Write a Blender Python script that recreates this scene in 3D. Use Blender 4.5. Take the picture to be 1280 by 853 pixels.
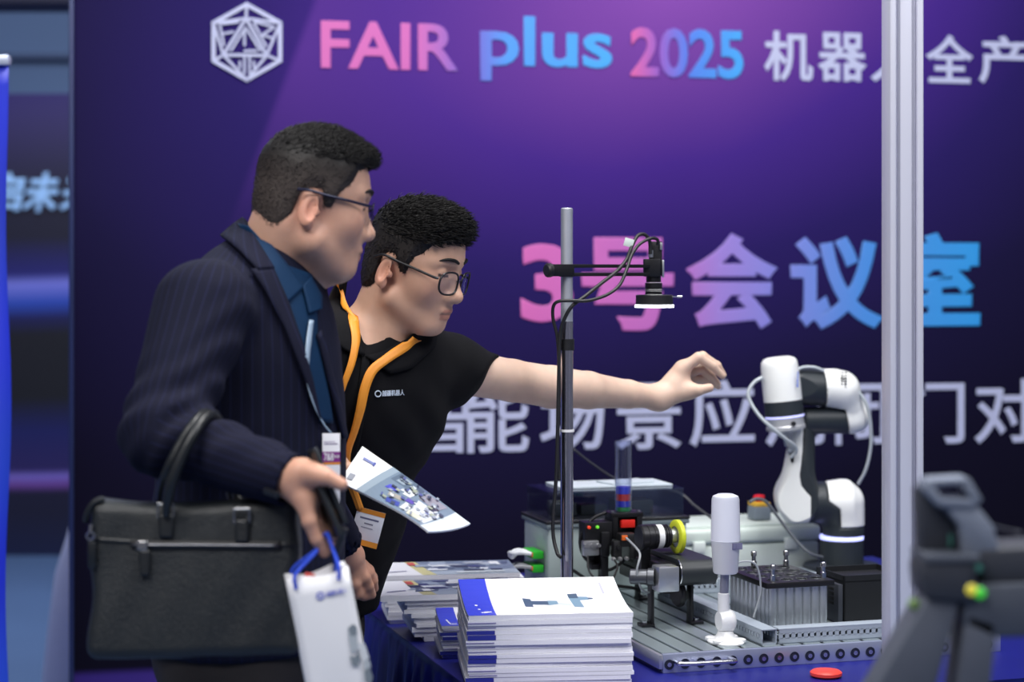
import bpy, bmesh, math, random
import numpy as np
from mathutils import Vector, Matrix
random.seed(7); RNG = np.random.default_rng(7)
for o in list(bpy.data.objects): bpy.data.objects.remove(o)
SC = bpy.context.scene
COL = SC.collection
# ---------------------------------------------------------------- camera
F, HZ, CH = 2400.0, 340.0, 1.48          # focal length in pixels, horizon row, lens height
cam = bpy.data.cameras.new('camera'); camo = bpy.data.objects.new('camera', cam); COL.objects.link(camo)
camo.location = (0, 0, CH); camo.rotation_euler = (math.pi/2, 0, 0)
cam.sensor_width = 36; cam.lens = 36*F/1280; cam.shift_y = -(426.5-HZ)/1280; cam.shift_x = 0
cam.clip_end = 100
cam.dof.use_dof = True; cam.dof.focus_distance = 3.5; cam.dof.aperture_fstop = 2.8
SC.camera = camo
# ---------------------------------------------------------------- world, lights, exposure
SC.view_settings.view_transform = 'Standard'; SC.view_settings.look = 'None'
SC.view_settings.gamma = 1; SC.view_settings.use_curve_mapping = False
SC.view_settings.exposure = 0.0
w = bpy.data.worlds.new('hall'); SC.world = w; w.use_nodes = True
w.node_tree.nodes['Background'].inputs[0].default_value = (.55, .58, .74, 1)
w.node_tree.nodes['Background'].inputs[1].default_value = .24
def area(name, loc, size, power, col, target=None, sy=None):
    l = bpy.data.lights.new(name, 'AREA'); l.energy = power; l.color = col
    l.shape = 'RECTANGLE'; l.size = size; l.size_y = sy or size
    o = bpy.data.objects.new(name, l); COL.objects.link(o); o.location = loc
    if target:
        o.rotation_euler = (Vector(target)-Vector(loc)).to_track_quat('-Z', 'Y').to_euler()
    return o
area('hall_lamp_over_table', (.5, 3.3, 4.6), 1.6, 150, (1.0, .99, .97), (.5, 3.8, .8))
area('hall_lamp_front', (-1.6, .4, 4.6), 2.2, 165, (1.0, .98, .96), (-.2, 3.8, .8))
area('hall_lamp_right', (2.6, 1.2, 4.6), 2.0, 120, (.96, .97, 1.0), (.5, 4.0, .8))
area('hall_lamp_behind', (-1.9, 8.2, 4.6), 2.0, 190, (.80, .88, 1.0), (-2.2, 8.6, 0))
# ---------------------------------------------------------------- helpers
def P(u, v, d):                       # a point at distance d whose picture is (u, v)
    return np.array(((u-640)*d/F, d, CH-(v-HZ)*d/F))
def on_z(u, v, z): return P(u, v, (CH-z)*F/(v-HZ))
def V3(*a): return np.array(a, dtype=float)
def nrm(a): a = np.asarray(a, float); return a/np.linalg.norm(a)
def tag(o, label=None, cat=None, group=None, kind=None):
    if label: o['label'] = label
    if cat: o['category'] = cat
    if group: o['group'] = group
    if kind: o['kind'] = kind
    return o
def empty(name, loc=(0, 0, 0), rz=0, label=None, cat=None, group=None, parent=None):
    o = bpy.data.objects.new(name, None); COL.objects.link(o); o.empty_display_size = .05
    o.location = loc; o.rotation_euler = (0, 0, rz)
    if parent: o.parent = parent
    return tag(o, label, cat, group)
def link(name, me, mat, parent=None, smooth=None):
    o = bpy.data.objects.new(name, me); COL.objects.link(o)
    if mat and not me.materials: me.materials.append(mat)
    if parent is not None: o.parent = parent
    return o
def np_mesh(name, verts, faces, smooth=True, attrs=None):
    me = bpy.data.meshes.new(name)
    verts = np.asarray(verts, np.float32); faces = np.asarray(faces, np.int32)
    n = len(verts); m, k = faces.shape
    me.vertices.add(n); me.vertices.foreach_set('co', verts.ravel())
    me.loops.add(m*k); me.loops.foreach_set('vertex_index', faces.ravel())
    me.polygons.add(m); me.polygons.foreach_set('loop_start', np.arange(0, m*k, k, dtype=np.int32))
    me.polygons.foreach_set('use_smooth', np.full(m, smooth))
    me.update(calc_edges=True)
    for a, val in (attrs or {}).items():
        val = np.asarray(val, np.float32)
        if val.ndim == 1:
            at = me.attributes.new(a, 'FLOAT', 'POINT'); at.data.foreach_set('value', val)
        else:
            at = me.attributes.new(a, 'FLOAT_COLOR', 'POINT')
            c = np.ones((n, 4), np.float32); c[:, :3] = val[:, :3]; at.data.foreach_set('color', c.ravel())
    return me
class MB:
    """collects primitives into one bmesh"""
    def __init__(s): s.bm = bmesh.new()
    def _add(s, vs, fs, smooth=False):
        b = [s.bm.verts.new(tuple(v)) for v in vs]
        out = []
        for f in fs:
            try:
                q = s.bm.faces.new([b[i] for i in f]); q.smooth = smooth; out.append(q)
            except ValueError: pass
        return b, out
    def box(s, c, size, bev=0, R=None, seg=2):
        hx, hy, hz = [a/2 for a in size]
        vs = [V3(x, y, z) for x in (-hx, hx) for y in (-hy, hy) for z in (-hz, hz)]
        if R is not None: vs = [R@v for v in vs]
        vs = [v+np.asarray(c, float) for v in vs]
        fs = [(0, 1, 3, 2), (4, 6, 7, 5), (0, 4, 5, 1), (2, 3, 7, 6), (0, 2, 6, 4), (1, 5, 7, 3)]
        b, f = s._add(vs, fs)
        if bev:
            es = {e for q in f for e in q.edges}
            r = bmesh.ops.bevel(s.bm, geom=list(es), offset=bev, segments=seg, profile=.5, affect='EDGES')
            if seg > 1:
                for q in r['faces']: q.smooth = True
        return s
    def lathe(s, a, axis, prof, n=32, cap=True, scale=(1, 1)):
        """prof: list of (radius, distance along axis)"""
        a = np.asarray(a, float); ax = nrm(axis)
        t = V3(1, 0, 0) if abs(ax[0]) < .9 else V3(0, 1, 0)
        e1 = nrm(np.cross(ax, t)); e2 = np.cross(ax, e1)
        vs = []; 
        for r, h in prof:
            for i in range(n):
                th = 2*math.pi*i/n
                vs.append(a+ax*h+(e1*math.cos(th)*scale[0]+e2*math.sin(th)*scale[1])*r)
        fs = []
        for j in range(len(prof)-1):
            for i in range(n):
                fs.append((j*n+i, j*n+(i+1) % n, (j+1)*n+(i+1) % n, (j+1)*n+i))
        b, f = s._add(vs, fs, True)
        if cap:
            for j, rev in ((0, True), (len(prof)-1, False)):
                if prof[j][0] > 1e-6:
                    ring = [b[j*n+i] for i in range(n)]
                    if rev: ring = ring[::-1]
                    try: s.bm.faces.new(ring)
                    except ValueError: pass
        return s
    def cyl(s, a, b, r, n=24, ch=.0, r2=None):
        a = np.asarray(a, float); b = np.asarray(b, float); L = np.linalg.norm(b-a); r2 = r if r2 is None else r2
        if ch: pr = [(r-ch, 0), (r, ch), (r2, L-ch), (r2-ch, L)]
        else: pr = [(r, 0), (r2, L)]
        return s.lathe(a, b-a, pr, n)
    def tube(s, pts, r, n=10, close=False):
        pts = [np.asarray(p, float) for p in pts]; m = len(pts); vs = []; fs = []
        prev = None
        for i, p in enumerate(pts):
            d = nrm(pts[min(i+1, m-1)]-pts[max(i-1, 0)])
            if prev is None:
                t = V3(0, 0, 1) if abs(d[2]) < .9 else V3(1, 0, 0)
                e1 = nrm(np.cross(d, t))
            else:
                e1 = nrm(prev-d*np.dot(prev, d))
            prev = e1; e2 = np.cross(d, e1)
            rr = r[i] if hasattr(r, '__len__') else r
            for k in range(n):
                th = 2*math.pi*k/n; vs.append(p+(e1*math.cos(th)+e2*math.sin(th))*rr)
        for i in range(m-1):
            for k in range(n): fs.append((i*n+k, i*n+(k+1) % n, (i+1)*n+(k+1) % n, (i+1)*n+k))
        fs.append(tuple(range(n))[::-1]); fs.append(tuple((m-1)*n+k for k in range(n)))
        s._add(vs, fs, True); return s
    def prism(s, poly, h0, h1, fn=None):
        """poly of (x,y) extruded along z from h0 to h1; fn maps (x,y,z)->point"""
        fn = fn or (lambda x, y, z: (x, y, z)); n = len(poly)
        vs = [fn(x, y, h0) for x, y in poly]+[fn(x, y, h1) for x, y in poly]
        fs = [tuple(range(n))[::-1], tuple(range(n, 2*n))]+[(i, (i+1) % n, n+(i+1) % n, n+i) for i in range(n)]
        s._add(vs, fs); return s
    def quad(s, vs): s._add(vs, [tuple(range(len(vs)))]); return s
    def build(s, name, mat, parent=None):
        bmesh.ops.recalc_face_normals(s.bm, faces=s.bm.faces)
        me = bpy.data.meshes.new(name); s.bm.to_mesh(me); s.bm.free()
        me.set_sharp_from_angle(angle=math.radians(38))
        return link(name, me, mat, parent)
def smooth_path(pts, n=8):
    """Catmull-Rom through the points"""
    pts = [np.asarray(p, float) for p in pts]; q = [2*pts[0]-pts[1]]+pts+[2*pts[-1]-pts[-2]]; out = []
    for i in range(1, len(q)-2):
        for k in range(n):
            t = k/n; a, b, c, d = q[i-1], q[i], q[i+1], q[i+2]
            out.append(.5*((2*b)+(c-a)*t+(2*a-5*b+4*c-d)*t*t+(3*b-a-3*c+d)*t**3))
    out.append(pts[-1]); return out
def rotz(a): c, s = math.cos(a), math.sin(a); return np.array(((c, -s, 0), (s, c, 0), (0, 0, 1)))
def roty(a): c, s = math.cos(a), math.sin(a); return np.array(((c, 0, s), (0, 1, 0), (-s, 0, c)))
def rotx(a): c, s = math.cos(a), math.sin(a); return np.array(((1, 0, 0), (0, c, -s), (0, s, c)))
# ---- materials
MATS = {}
def mat(name, col, rough=.5, metal=0, var=.06, scale=30, bump=0, bscale=200, emit=None, es=0, spec=None, trans=0, ior=1.45, alpha=None, coat=0):
    if name in MATS: return MATS[name]
    m = bpy.data.materials.new(name); m.use_nodes = True; nt = m.node_tree; b = nt.nodes['Principled BSDF']
    b.inputs['Roughness'].default_value = rough; b.inputs['Metallic'].default_value = metal
    if spec is not None: b.inputs['Specular IOR Level'].default_value = spec
    if trans: b.inputs['Transmission Weight'].default_value = trans; b.inputs['IOR'].default_value = ior
    if coat: b.inputs['Coat Weight'].default_value = coat
    if emit: b.inputs['Emission Color'].default_value = (*emit, 1); b.inputs['Emission Strength'].default_value = es
    tc = nt.nodes.new('ShaderNodeTexCoord'); nz = nt.nodes.new('ShaderNodeTexNoise')
    nz.inputs['Scale'].default_value = scale; nz.inputs['Detail'].default_value = 3
    nt.links.new(tc.outputs['Object'], nz.inputs['Vector'])
    mx = nt.nodes.new('ShaderNodeMix'); mx.data_type = 'RGBA'
    mx.inputs[6].default_value = (*[max(0, c*(1-var)) for c in col], 1); mx.inputs[7].default_value = (*[min(1, c*(1+var)) for c in col], 1)
    nt.links.new(nz.outputs[0], mx.inputs[0]); nt.links.new(mx.outputs[2], b.inputs['Base Color'])
    if bump:
        n2 = nt.nodes.new('ShaderNodeTexNoise'); n2.inputs['Scale'].default_value = bscale; n2.inputs['Detail'].default_value = 2
        nt.links.new(tc.outputs['Object'], n2.inputs['Vector'])
        bp = nt.nodes.new('ShaderNodeBump'); bp.inputs['Strength'].default_value = bump; bp.inputs['Distance'].default_value = .002
        nt.links.new(n2.outputs[0], bp.inputs['Height']); nt.links.new(bp.outputs[0], b.inputs['Normal'])
    MATS[name] = m; return m
def attr_mat(name, rough=.45, metal=0, attr='Col', spec=.5):
    """flat print: colour from the mesh's own colour attribute"""
    if name in MATS: return MATS[name]
    m = bpy.data.materials.new(name); m.use_nodes = True; nt = m.node_tree; b = nt.nodes['Principled BSDF']
    b.inputs['Roughness'].default_value = rough; b.inputs['Metallic'].default_value = metal; b.inputs['Specular IOR Level'].default_value = spec
    a = nt.nodes.new('ShaderNodeAttribute'); a.attribute_name = attr
    nt.links.new(a.outputs['Color'], b.inputs['Base Color']); MATS[name] = m; return m
def srgb(r, g, b):
    f = lambda c: (c/255)/12.92 if c <= 10 else (((c/255)+.055)/1.055)**2.4
    return (f(r), f(g), f(b))
M_white = mat('white_plastic', (.80, .81, .82), .35, var=.02)
M_robot = mat('robot_white', (.82, .83, .82), .32, var=.02)
M_robdark = mat('robot_charcoal', (.018, .024, .030), .45, var=.1)
M_black = mat('black_plastic', (.012, .012, .014), .45, var=.2)
M_blackm = mat('black_anodised', (.014, .014, .017), .35, .3, var=.2)
M_alu = mat('aluminium', (.62, .64, .68), .32, .9, var=.06, scale=14)
M_steel = mat('polished_steel', (.70, .70, .72), .16, 1, var=.04)
M_paper = mat('paper_white', (.86, .86, .88), .6, var=.02)
M_greybox = mat('grey_green_enclosure', srgb(176, 190, 188), .5, var=.03)
M_greybox2 = mat('pale_green_enclosure', srgb(205, 216, 210), .45, var=.03)
M_duct = mat('grey_slotted_duct', srgb(150, 160, 172), .5, var=.04)
def clear_mat(name, tint, gloss=.10, edge=.55):
    m = bpy.data.materials.new(name); m.use_nodes = True; nt = m.node_tree; nt.nodes.remove(nt.nodes['Principled BSDF'])
    out = nt.nodes['Material Output']; t = nt.nodes.new('ShaderNodeBsdfTransparent'); t.inputs[0].default_value = (*tint, 1)
    g = nt.nodes.new('ShaderNodeBsdfGlossy'); g.inputs['Roughness'].default_value = .06; g.inputs[0].default_value = (.95, .97, 1, 1)
    lw = nt.nodes.new('ShaderNodeLayerWeight'); lw.inputs[0].default_value = .35
    mp = nt.nodes.new('ShaderNodeMath'); mp.operation = 'MULTIPLY_ADD'; mp.inputs[1].default_value = edge; mp.inputs[2].default_value = gloss
    nt.links.new(lw.outputs['Facing'], mp.inputs[0]); mx = nt.nodes.new('ShaderNodeMixShader'); nt.links.new(mp.outputs[0], mx.inputs[0])
    nt.links.new(t.outputs[0], mx.inputs[1]); nt.links.new(g.outputs[0], mx.inputs[2]); nt.links.new(mx.outputs[0], out.inputs[0]); MATS[name] = m; return m
M_glass = clear_mat('clear_acrylic', (.93, .95, 1.0), .06)
M_lid = clear_mat('lid_acrylic', (.90, .93, .97), .10)
M_print = attr_mat('print')
M_cable = mat('black_cable', (.012, .012, .014), .5, var=.1)
M_gcable = mat('grey_cable', (.32, .34, .36), .5, var=.05)
# ---- text and flat print
def text_geo(txt, bold=0.0, extrude=0.0):
    cu = bpy.data.curves.new('t', 'FONT'); cu.body = txt; cu.size = 1; cu.bevel_depth = bold; cu.bevel_resolution = 1; cu.extrude = extrude; cu.resolution_u = 4
    o = bpy.data.objects.new('t', cu); COL.objects.link(o)
    dg = bpy.context.evaluated_depsgraph_get(); dg.update()
    me = bpy.data.meshes.new_from_object(o.evaluated_get(dg))
    bpy.data.objects.remove(o); bpy.data.curves.remove(cu)
    return me
def text_fit(name, txt, box, fn, mat_, parent, bold=0, th=.004, base=0.0, smooth=False):
    """fit a word into box=(x0,y0,x1,y1); fn maps (x, y, height) to a point"""
    me = text_geo(txt, bold, .5); n = len(me.vertices)
    co = np.empty(n*3, np.float32); me.vertices.foreach_get('co', co); co = co.reshape(-1, 3)
    lo, hi = co.min(0), co.max(0); x0, y0, x1, y1 = box
    s = (co-lo)/np.maximum(hi-lo, 1e-6)
    out = np.array([fn(x0+(x1-x0)*a, y0+(y1-y0)*b, base+th*c) for a, b, c in s], np.float32)
    me.vertices.foreach_set('co', out.ravel()); me.update(); me.name = name
    bm = bmesh.new(); bm.from_mesh(me); bmesh.ops.recalc_face_normals(bm, faces=bm.faces); bm.to_mesh(me); bm.free()
    me.materials.clear()
    return link(name, me, mat_, parent)
def decals(name, items, fn, parent, th=.0004, mat_=None, sub=1):
    """items: (polygon [(x,y)..], colour); laid on the surface given by fn(x, y, lift). Quads may be subdivided to follow a bend"""
    vs, fs, cs = [], [], []
    for i, (poly, col) in enumerate(items):
        if len(poly) == 4 and sub > 1:
            a, b, c, d = [np.array(p, float) for p in poly]; g0 = len(vs); lift = th*(1+.15*i)
            for r in range(sub+1):
                for q in range(sub+1):
                    e = (a*(1-q/sub)+b*q/sub)*(1-r/sub)+(d*(1-q/sub)+c*q/sub)*r/sub
                    vs.append(fn(e[0], e[1], lift)); cs.append(col)
            for r in range(sub):
                for q in range(sub):
                    k = g0+r*(sub+1)+q; fs.append((k, k+1, k+sub+2, k+sub+1))
        else:
            g0 = len(vs)
            for x, y in poly: vs.append(fn(x, y, th*(1+.15*i))); cs.append(col)
            fs.append(tuple(range(g0, g0+len(poly))))
    me = bpy.data.meshes.new(name); me.from_pydata([tuple(v) for v in vs], [], fs)
    at = me.attributes.new('Col', 'FLOAT_COLOR', 'POINT')
    at.data.foreach_set('color', np.array([(*c, 1) for c in cs], np.float32).ravel())
    return link(name, me, mat_ or M_print, parent)
# ---- implicit shapes
def smin(a, b, k):
    h = np.maximum(k-np.abs(a-b), 0)/k
    return np.minimum(a, b)-h*h*k*.25
def smax(a, b, k): return -smin(-a, -b, k)
def rc(p, a, b, ra, rb):
    a = np.asarray(a, np.float32); ba = np.asarray(b, np.float32)-a; q = p-a
    t = np.clip((q@ba)/max(float(ba@ba), 1e-9), 0, 1)
    return np.sqrt(((q-t[:, None]*ba)**2).sum(1))-(ra+(rb-ra)*t)
def rce(p, a, b, ra, rb, wide, s):
    """round cone squashed: s>1 widens it along the direction wide"""
    wd = np.asarray(nrm(wide), np.float32); a = np.asarray(a, np.float32)
    q = p-a; q = q-np.outer(q@wd, wd)*(1-1/s); ba = np.asarray(b, np.float32)-a; ba = ba-wd*(ba@wd)*(1-1/s)
    t = np.clip((q@ba)/max(float(ba@ba), 1e-9), 0, 1)
    return np.sqrt(((q-t[:, None]*ba)**2).sum(1))-(ra+(rb-ra)*t)
def ell(p, c, r, R=None):
    q = p-np.asarray(c, np.float32)
    if R is not None: q = q@np.asarray(R, np.float32)
    r = np.asarray(r, np.float32); a = q/r; b = a/r
    k0 = np.sqrt((a*a).sum(1)); k1 = np.sqrt((b*b).sum(1))+1e-6
    return k0*(k0-1)/k1
def chain(p, pts, rs, k=.006):
    d = None
    for i in range(len(pts)-1):
        e = rc(p, pts[i], pts[i+1], rs[i], rs[i+1]); d = e if d is None else smin(d, e, k)
    return d
def rbox(p, c, half, r, R=None):
    q = p-np.asarray(c, np.float32)
    if R is not None: q = q@np.asarray(R, np.float32)
    q = np.abs(q)-(np.asarray(half, np.float32)-r)
    return np.sqrt((np.maximum(q, 0)**2).sum(1))+np.minimum(q.max(1), 0)-r
def wob(p, f, seed, n=5):
    r = np.random.default_rng(seed); out = np.zeros(len(p), np.float32)
    for i in range(n):
        k = r.normal(size=3)*f; out += np.sin(p@k.astype(np.float32)+np.float32(r.uniform(0, 6.28)))
    return out/n
def nets(f, lo, hi, h):
    """surface nets over a box: returns vertices and quads of f = 0"""
    lo = np.asarray(lo, float); hi = np.asarray(hi, float); n = np.ceil((hi-lo)/h).astype(int)+1
    ax = [np.float32(lo[i])+np.float32(h)*np.arange(n[i], dtype=np.float32) for i in range(3)]
    Vv = np.empty(n, np.float32)
    step = max(1, int(400000//(n[1]*n[2])))
    for i in range(0, n[0], step):
        X, Y, Z = np.meshgrid(ax[0][i:i+step], ax[1], ax[2], indexing='ij')
        Vv[i:i+step] = f(np.stack((X.ravel(), Y.ravel(), Z.ravel()), 1)).reshape(X.shape)
    Vv[0] = Vv[-1] = 1; Vv[:, 0] = Vv[:, -1] = 1; Vv[:, :, 0] = Vv[:, :, -1] = 1
    I = Vv < 0
    c = np.zeros(n-1, np.int8)
    for dx in (0, 1):
        for dy in (0, 1):
            for dz in (0, 1): c += I[dx:n[0]-1+dx, dy:n[1]-1+dy, dz:n[2]-1+dz]
    act = np.argwhere((c > 0) & (c < 8)); idx = np.full(n-1, -1, np.int64); idx[tuple(act.T)] = np.arange(len(act))
    acc = np.zeros((len(act), 3)); cnt = np.zeros(len(act))
    cor = [(x, y, z) for x in (0, 1) for y in (0, 1) for z in (0, 1)]
    for a in cor:
        for axis in range(3):
            if a[axis]: continue
            b = list(a); b[axis] = 1
            va = Vv[tuple((act+np.array(a)).T)]; vb = Vv[tuple((act+np.array(b)).T)]
            m = (va < 0) != (vb < 0); t = np.where(m, va/np.where(m, va-vb, 1), 0)
            pnt = np.array(a, float)[None]+t[:, None]*(np.array(b)-np.array(a))[None]
            acc[m] += pnt[m]; cnt[m] += 1
    verts = lo+h*(act+acc/cnt[:, None])
    fs = []
    for axis in range(3):
        s0 = [slice(None)]*3; s1 = [slice(None)]*3; s0[axis] = slice(0, -1); s1[axis] = slice(1, None)
        A, B = I[tuple(s0)], I[tuple(s1)]
        e = np.argwhere(A != B); o1, o2 = (axis+1) % 3, (axis+2) % 3
        ok = (e[:, o1] > 0) & (e[:, o2] > 0) & (e[:, o1] < n[o1]-1) & (e[:, o2] < n[o2]-1); e = e[ok]
        if not len(e): continue
        flip = A[tuple(e.T)]
        def cell(d1, d2):
            q = e.copy(); q[:, o1] -= d1; q[:, o2] -= d2; return idx[tuple(q.T)]
        q = np.stack((cell(1, 1), cell(0, 1), cell(0, 0), cell(1, 0)), 1)
        q[~flip] = q[~flip][:, ::-1]; fs.append(q)
    return verts, np.concatenate(fs)
def bounds(pts, pad):
    a = np.array([np.asarray(p, float) for p in pts]); return a.min(0)-pad, a.max(0)+pad
def sdf_obj(name, f, lo, hi, h, mat_, parent=None, attrs=None):
    v, q = nets(f, lo, hi, h)
    if parent is not None: org = np.array(parent.location)
    else: org = np.zeros(3)
    me = np_mesh(name, v-org, q, True, attrs(v.astype(np.float32)) if attrs else None)
    return link(name, me, mat_, parent)
def grad(f, p, e=.002):
    g = np.stack([f(p+np.eye(3, dtype=np.float32)[i]*e)-f(p-np.eye(3, dtype=np.float32)[i]*e) for i in range(3)], 1)
    return g/np.maximum(np.linalg.norm(g, axis=1, keepdims=True), 1e-9)
def hit(f, uv, d0, d1):
    """walk from the lens towards each picture point until the surface f = 0; misses take the nearest approach"""
    uv = np.asarray(uv, float); n = len(uv)
    dirs = np.stack(((uv[:, 0]-640)/F, np.ones(n), -(uv[:, 1]-HZ)/F), 1).astype(np.float32)
    o = np.array((0, 0, CH), np.float32); t = np.full(n, d0, np.float32); best = t.copy(); bd = np.full(n, 9., np.float32)
    for _ in range(90):
        p = o+dirs*t[:, None]; d = f(p)
        m = d < bd; best = np.where(m, t, best); bd = np.where(m, d, bd)
        t = np.where((d > .0004) & (t < d1), t+np.maximum(d*.7, .0004), t)
    return (o+dirs*best[:, None]).astype(np.float32)
def drape(name, left, right, f, d0, d1, mat_, parent, lift=.003, th=.002, m=5, n=28, attrs=None, smooth_y=0):
    """a strip between two picture polylines laid on the surface f"""
    def res(pl, n):
        pl = np.asarray(pl, float); s = np.r_[0, np.cumsum(np.linalg.norm(np.diff(pl, axis=0), axis=1))]
        t = np.linspace(0, s[-1], n); return np.stack((np.interp(t, s, pl[:, 0]), np.interp(t, s, pl[:, 1])), 1)
    L, R_ = res(left, n), res(right, n)
    g = np.stack([L*(1-k/(m-1))+R_*(k/(m-1)) for k in range(m)], 1).reshape(-1, 2)
    p = hit(f, g, d0, d1)
    if smooth_y:
        t = p[:, 1].reshape(n, m)
        for _ in range(smooth_y):
            t2 = t.copy(); t2[1:-1] = (t[:-2]+t[1:-1]*2+t[2:])/4; t = t2
        t = t.reshape(-1); k = t/p[:, 1]; p = np.stack((p[:, 0]*k, t, CH+(p[:, 2]-CH)*k), 1).astype(np.float32)
    nn = grad(f, p, .006); top = p+nn*(lift+th); bot = p+nn*lift
    vs = np.concatenate((top, bot)); N = n*m; fs = []
    for i in range(n-1):
        for k in range(m-1):
            a = i*m+k; fs.append((a, a+1, a+m+1, a+m)); fs.append((N+a, N+a+m, N+a+m+1, N+a+1))
    for i in range(n-1):
        a = i*m; fs.append((a, a+m, N+a+m, N+a)); a = i*m+m-1; fs.append((a, N+a, N+a+m, a+m))
    for k in range(m-1):
        fs.append((k, N+k, N+k+1, k+1)); a = (n-1)*m+k; fs.append((a, a+1, N+a+1, N+a))
    org = np.array(parent.location) if parent is not None else 0
    bm = bmesh.new(); me = np_mesh(name, vs-org, np.array(fs), True, attrs(vs) if attrs else None)
    bm.from_mesh(me); bmesh.ops.recalc_face_normals(bm, faces=bm.faces); bm.to_mesh(me); bm.free()
    return link(name, me, mat_, parent)
def slot_paint(o, mats): 
    for m_ in mats: o.data.materials.append(m_)
# ================================================================ setting
def struct(o): o['kind'] = 'structure'; return o
# floor
fl = MB(); fl.box((0, 8, -.05), (16, 22, .1)); floor = struct(fl.build('floor', mat('hall_floor', srgb(84, 110, 150), .45, var=.12, scale=2, bump=.1, bscale=60)))
# back wall: a printed exhibition panel, receding to the right
WA = math.radians(13.2); WD = 5.6
def w_s(u):
    t = (u-640)/F; return WD*t/(math.cos(WA)-t*math.sin(WA))
def w_z(u, v):
    s = w_s(u); return CH-(v-HZ)*(WD+s*math.sin(WA))/F
S0 = w_s(92)
wall = struct(empty('wall_back', (0, WD, 0), WA))
def wall_material():
    m = bpy.data.materials.new('printed_backdrop'); m.use_nodes = True; nt = m.node_tree; b = nt.nodes['Principled BSDF']
    b.inputs['Roughness'].default_value = .7; b.inputs['Specular IOR Level'].default_value = .08
    N = nt.nodes.new; Lk = nt.links.new
    tc = N('ShaderNodeTexCoord'); sp = N('ShaderNodeSeparateXYZ'); Lk(tc.outputs['Object'], sp.inputs[0])
    def M(op, a, c, d=None):
        n = N('ShaderNodeMath'); n.operation = op
        for i, x in enumerate((a, c, d)):
            if x is None: continue
            if isinstance(x, (int, float)): n.inputs[i].default_value = x
            else: Lk(x, n.inputs[i])
        return n.outputs[0]
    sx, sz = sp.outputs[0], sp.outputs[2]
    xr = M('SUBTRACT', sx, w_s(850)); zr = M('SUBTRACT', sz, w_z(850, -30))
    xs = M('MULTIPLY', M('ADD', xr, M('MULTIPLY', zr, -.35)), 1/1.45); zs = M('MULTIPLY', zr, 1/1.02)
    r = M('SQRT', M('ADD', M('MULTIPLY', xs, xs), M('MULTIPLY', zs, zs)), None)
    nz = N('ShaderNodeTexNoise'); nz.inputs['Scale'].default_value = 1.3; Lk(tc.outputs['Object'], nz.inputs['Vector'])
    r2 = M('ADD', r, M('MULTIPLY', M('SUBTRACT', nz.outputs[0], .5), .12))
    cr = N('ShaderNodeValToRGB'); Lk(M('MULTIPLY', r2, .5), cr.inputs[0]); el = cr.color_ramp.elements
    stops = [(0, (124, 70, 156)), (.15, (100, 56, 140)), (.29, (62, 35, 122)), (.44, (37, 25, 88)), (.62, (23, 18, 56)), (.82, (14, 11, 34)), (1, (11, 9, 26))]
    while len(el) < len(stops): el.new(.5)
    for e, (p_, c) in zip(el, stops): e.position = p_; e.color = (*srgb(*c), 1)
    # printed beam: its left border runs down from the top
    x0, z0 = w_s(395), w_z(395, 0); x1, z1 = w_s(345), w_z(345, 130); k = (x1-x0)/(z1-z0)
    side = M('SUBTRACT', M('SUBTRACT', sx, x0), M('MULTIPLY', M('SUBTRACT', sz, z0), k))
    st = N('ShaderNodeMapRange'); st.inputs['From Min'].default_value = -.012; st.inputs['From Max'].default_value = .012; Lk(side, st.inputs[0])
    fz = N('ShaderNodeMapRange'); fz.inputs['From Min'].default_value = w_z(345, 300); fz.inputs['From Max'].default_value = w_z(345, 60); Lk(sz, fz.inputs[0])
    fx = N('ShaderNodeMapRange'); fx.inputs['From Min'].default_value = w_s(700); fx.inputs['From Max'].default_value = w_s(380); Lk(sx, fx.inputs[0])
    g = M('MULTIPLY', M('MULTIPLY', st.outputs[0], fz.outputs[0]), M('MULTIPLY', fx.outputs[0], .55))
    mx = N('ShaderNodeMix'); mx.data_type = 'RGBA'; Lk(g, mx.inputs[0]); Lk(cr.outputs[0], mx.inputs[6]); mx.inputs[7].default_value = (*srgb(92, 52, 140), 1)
    # printed violet line near the foot
    bl = N('ShaderNodeMapRange'); bl.inputs['From Min'].default_value = w_z(130, 836); bl.inputs['From Max'].default_value = w_z(130, 846); Lk(sz, bl.inputs[0])
    mx2 = N('ShaderNodeMix'); mx2.data_type = 'RGBA'; Lk(bl.outputs[0], mx2.inputs[0]); Lk(mx.outputs[2], mx2.inputs[6])
    mx2.inputs[7].default_value = (*srgb(56, 40, 116), 1)
    Lk(mx2.outputs[2], b.inputs['Base Color'])
    return m
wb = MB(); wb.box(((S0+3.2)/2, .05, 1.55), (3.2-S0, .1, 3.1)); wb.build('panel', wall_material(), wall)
tr = MB(); tr.box((S0-.006, .03, 1.55), (.013, .10, 3.1), .003); tr.build('trim_edge', mat('edge_strip', srgb(40, 50, 92), .4, .2), wall)
def wf(s, z, h): return (s, -h, z)
def wbox(u0, v0, u1, v1):
    uc = (u0+u1)/2; return (w_s(u0), w_z(uc, v1), w_s(u1), w_z(uc, v0))
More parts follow.
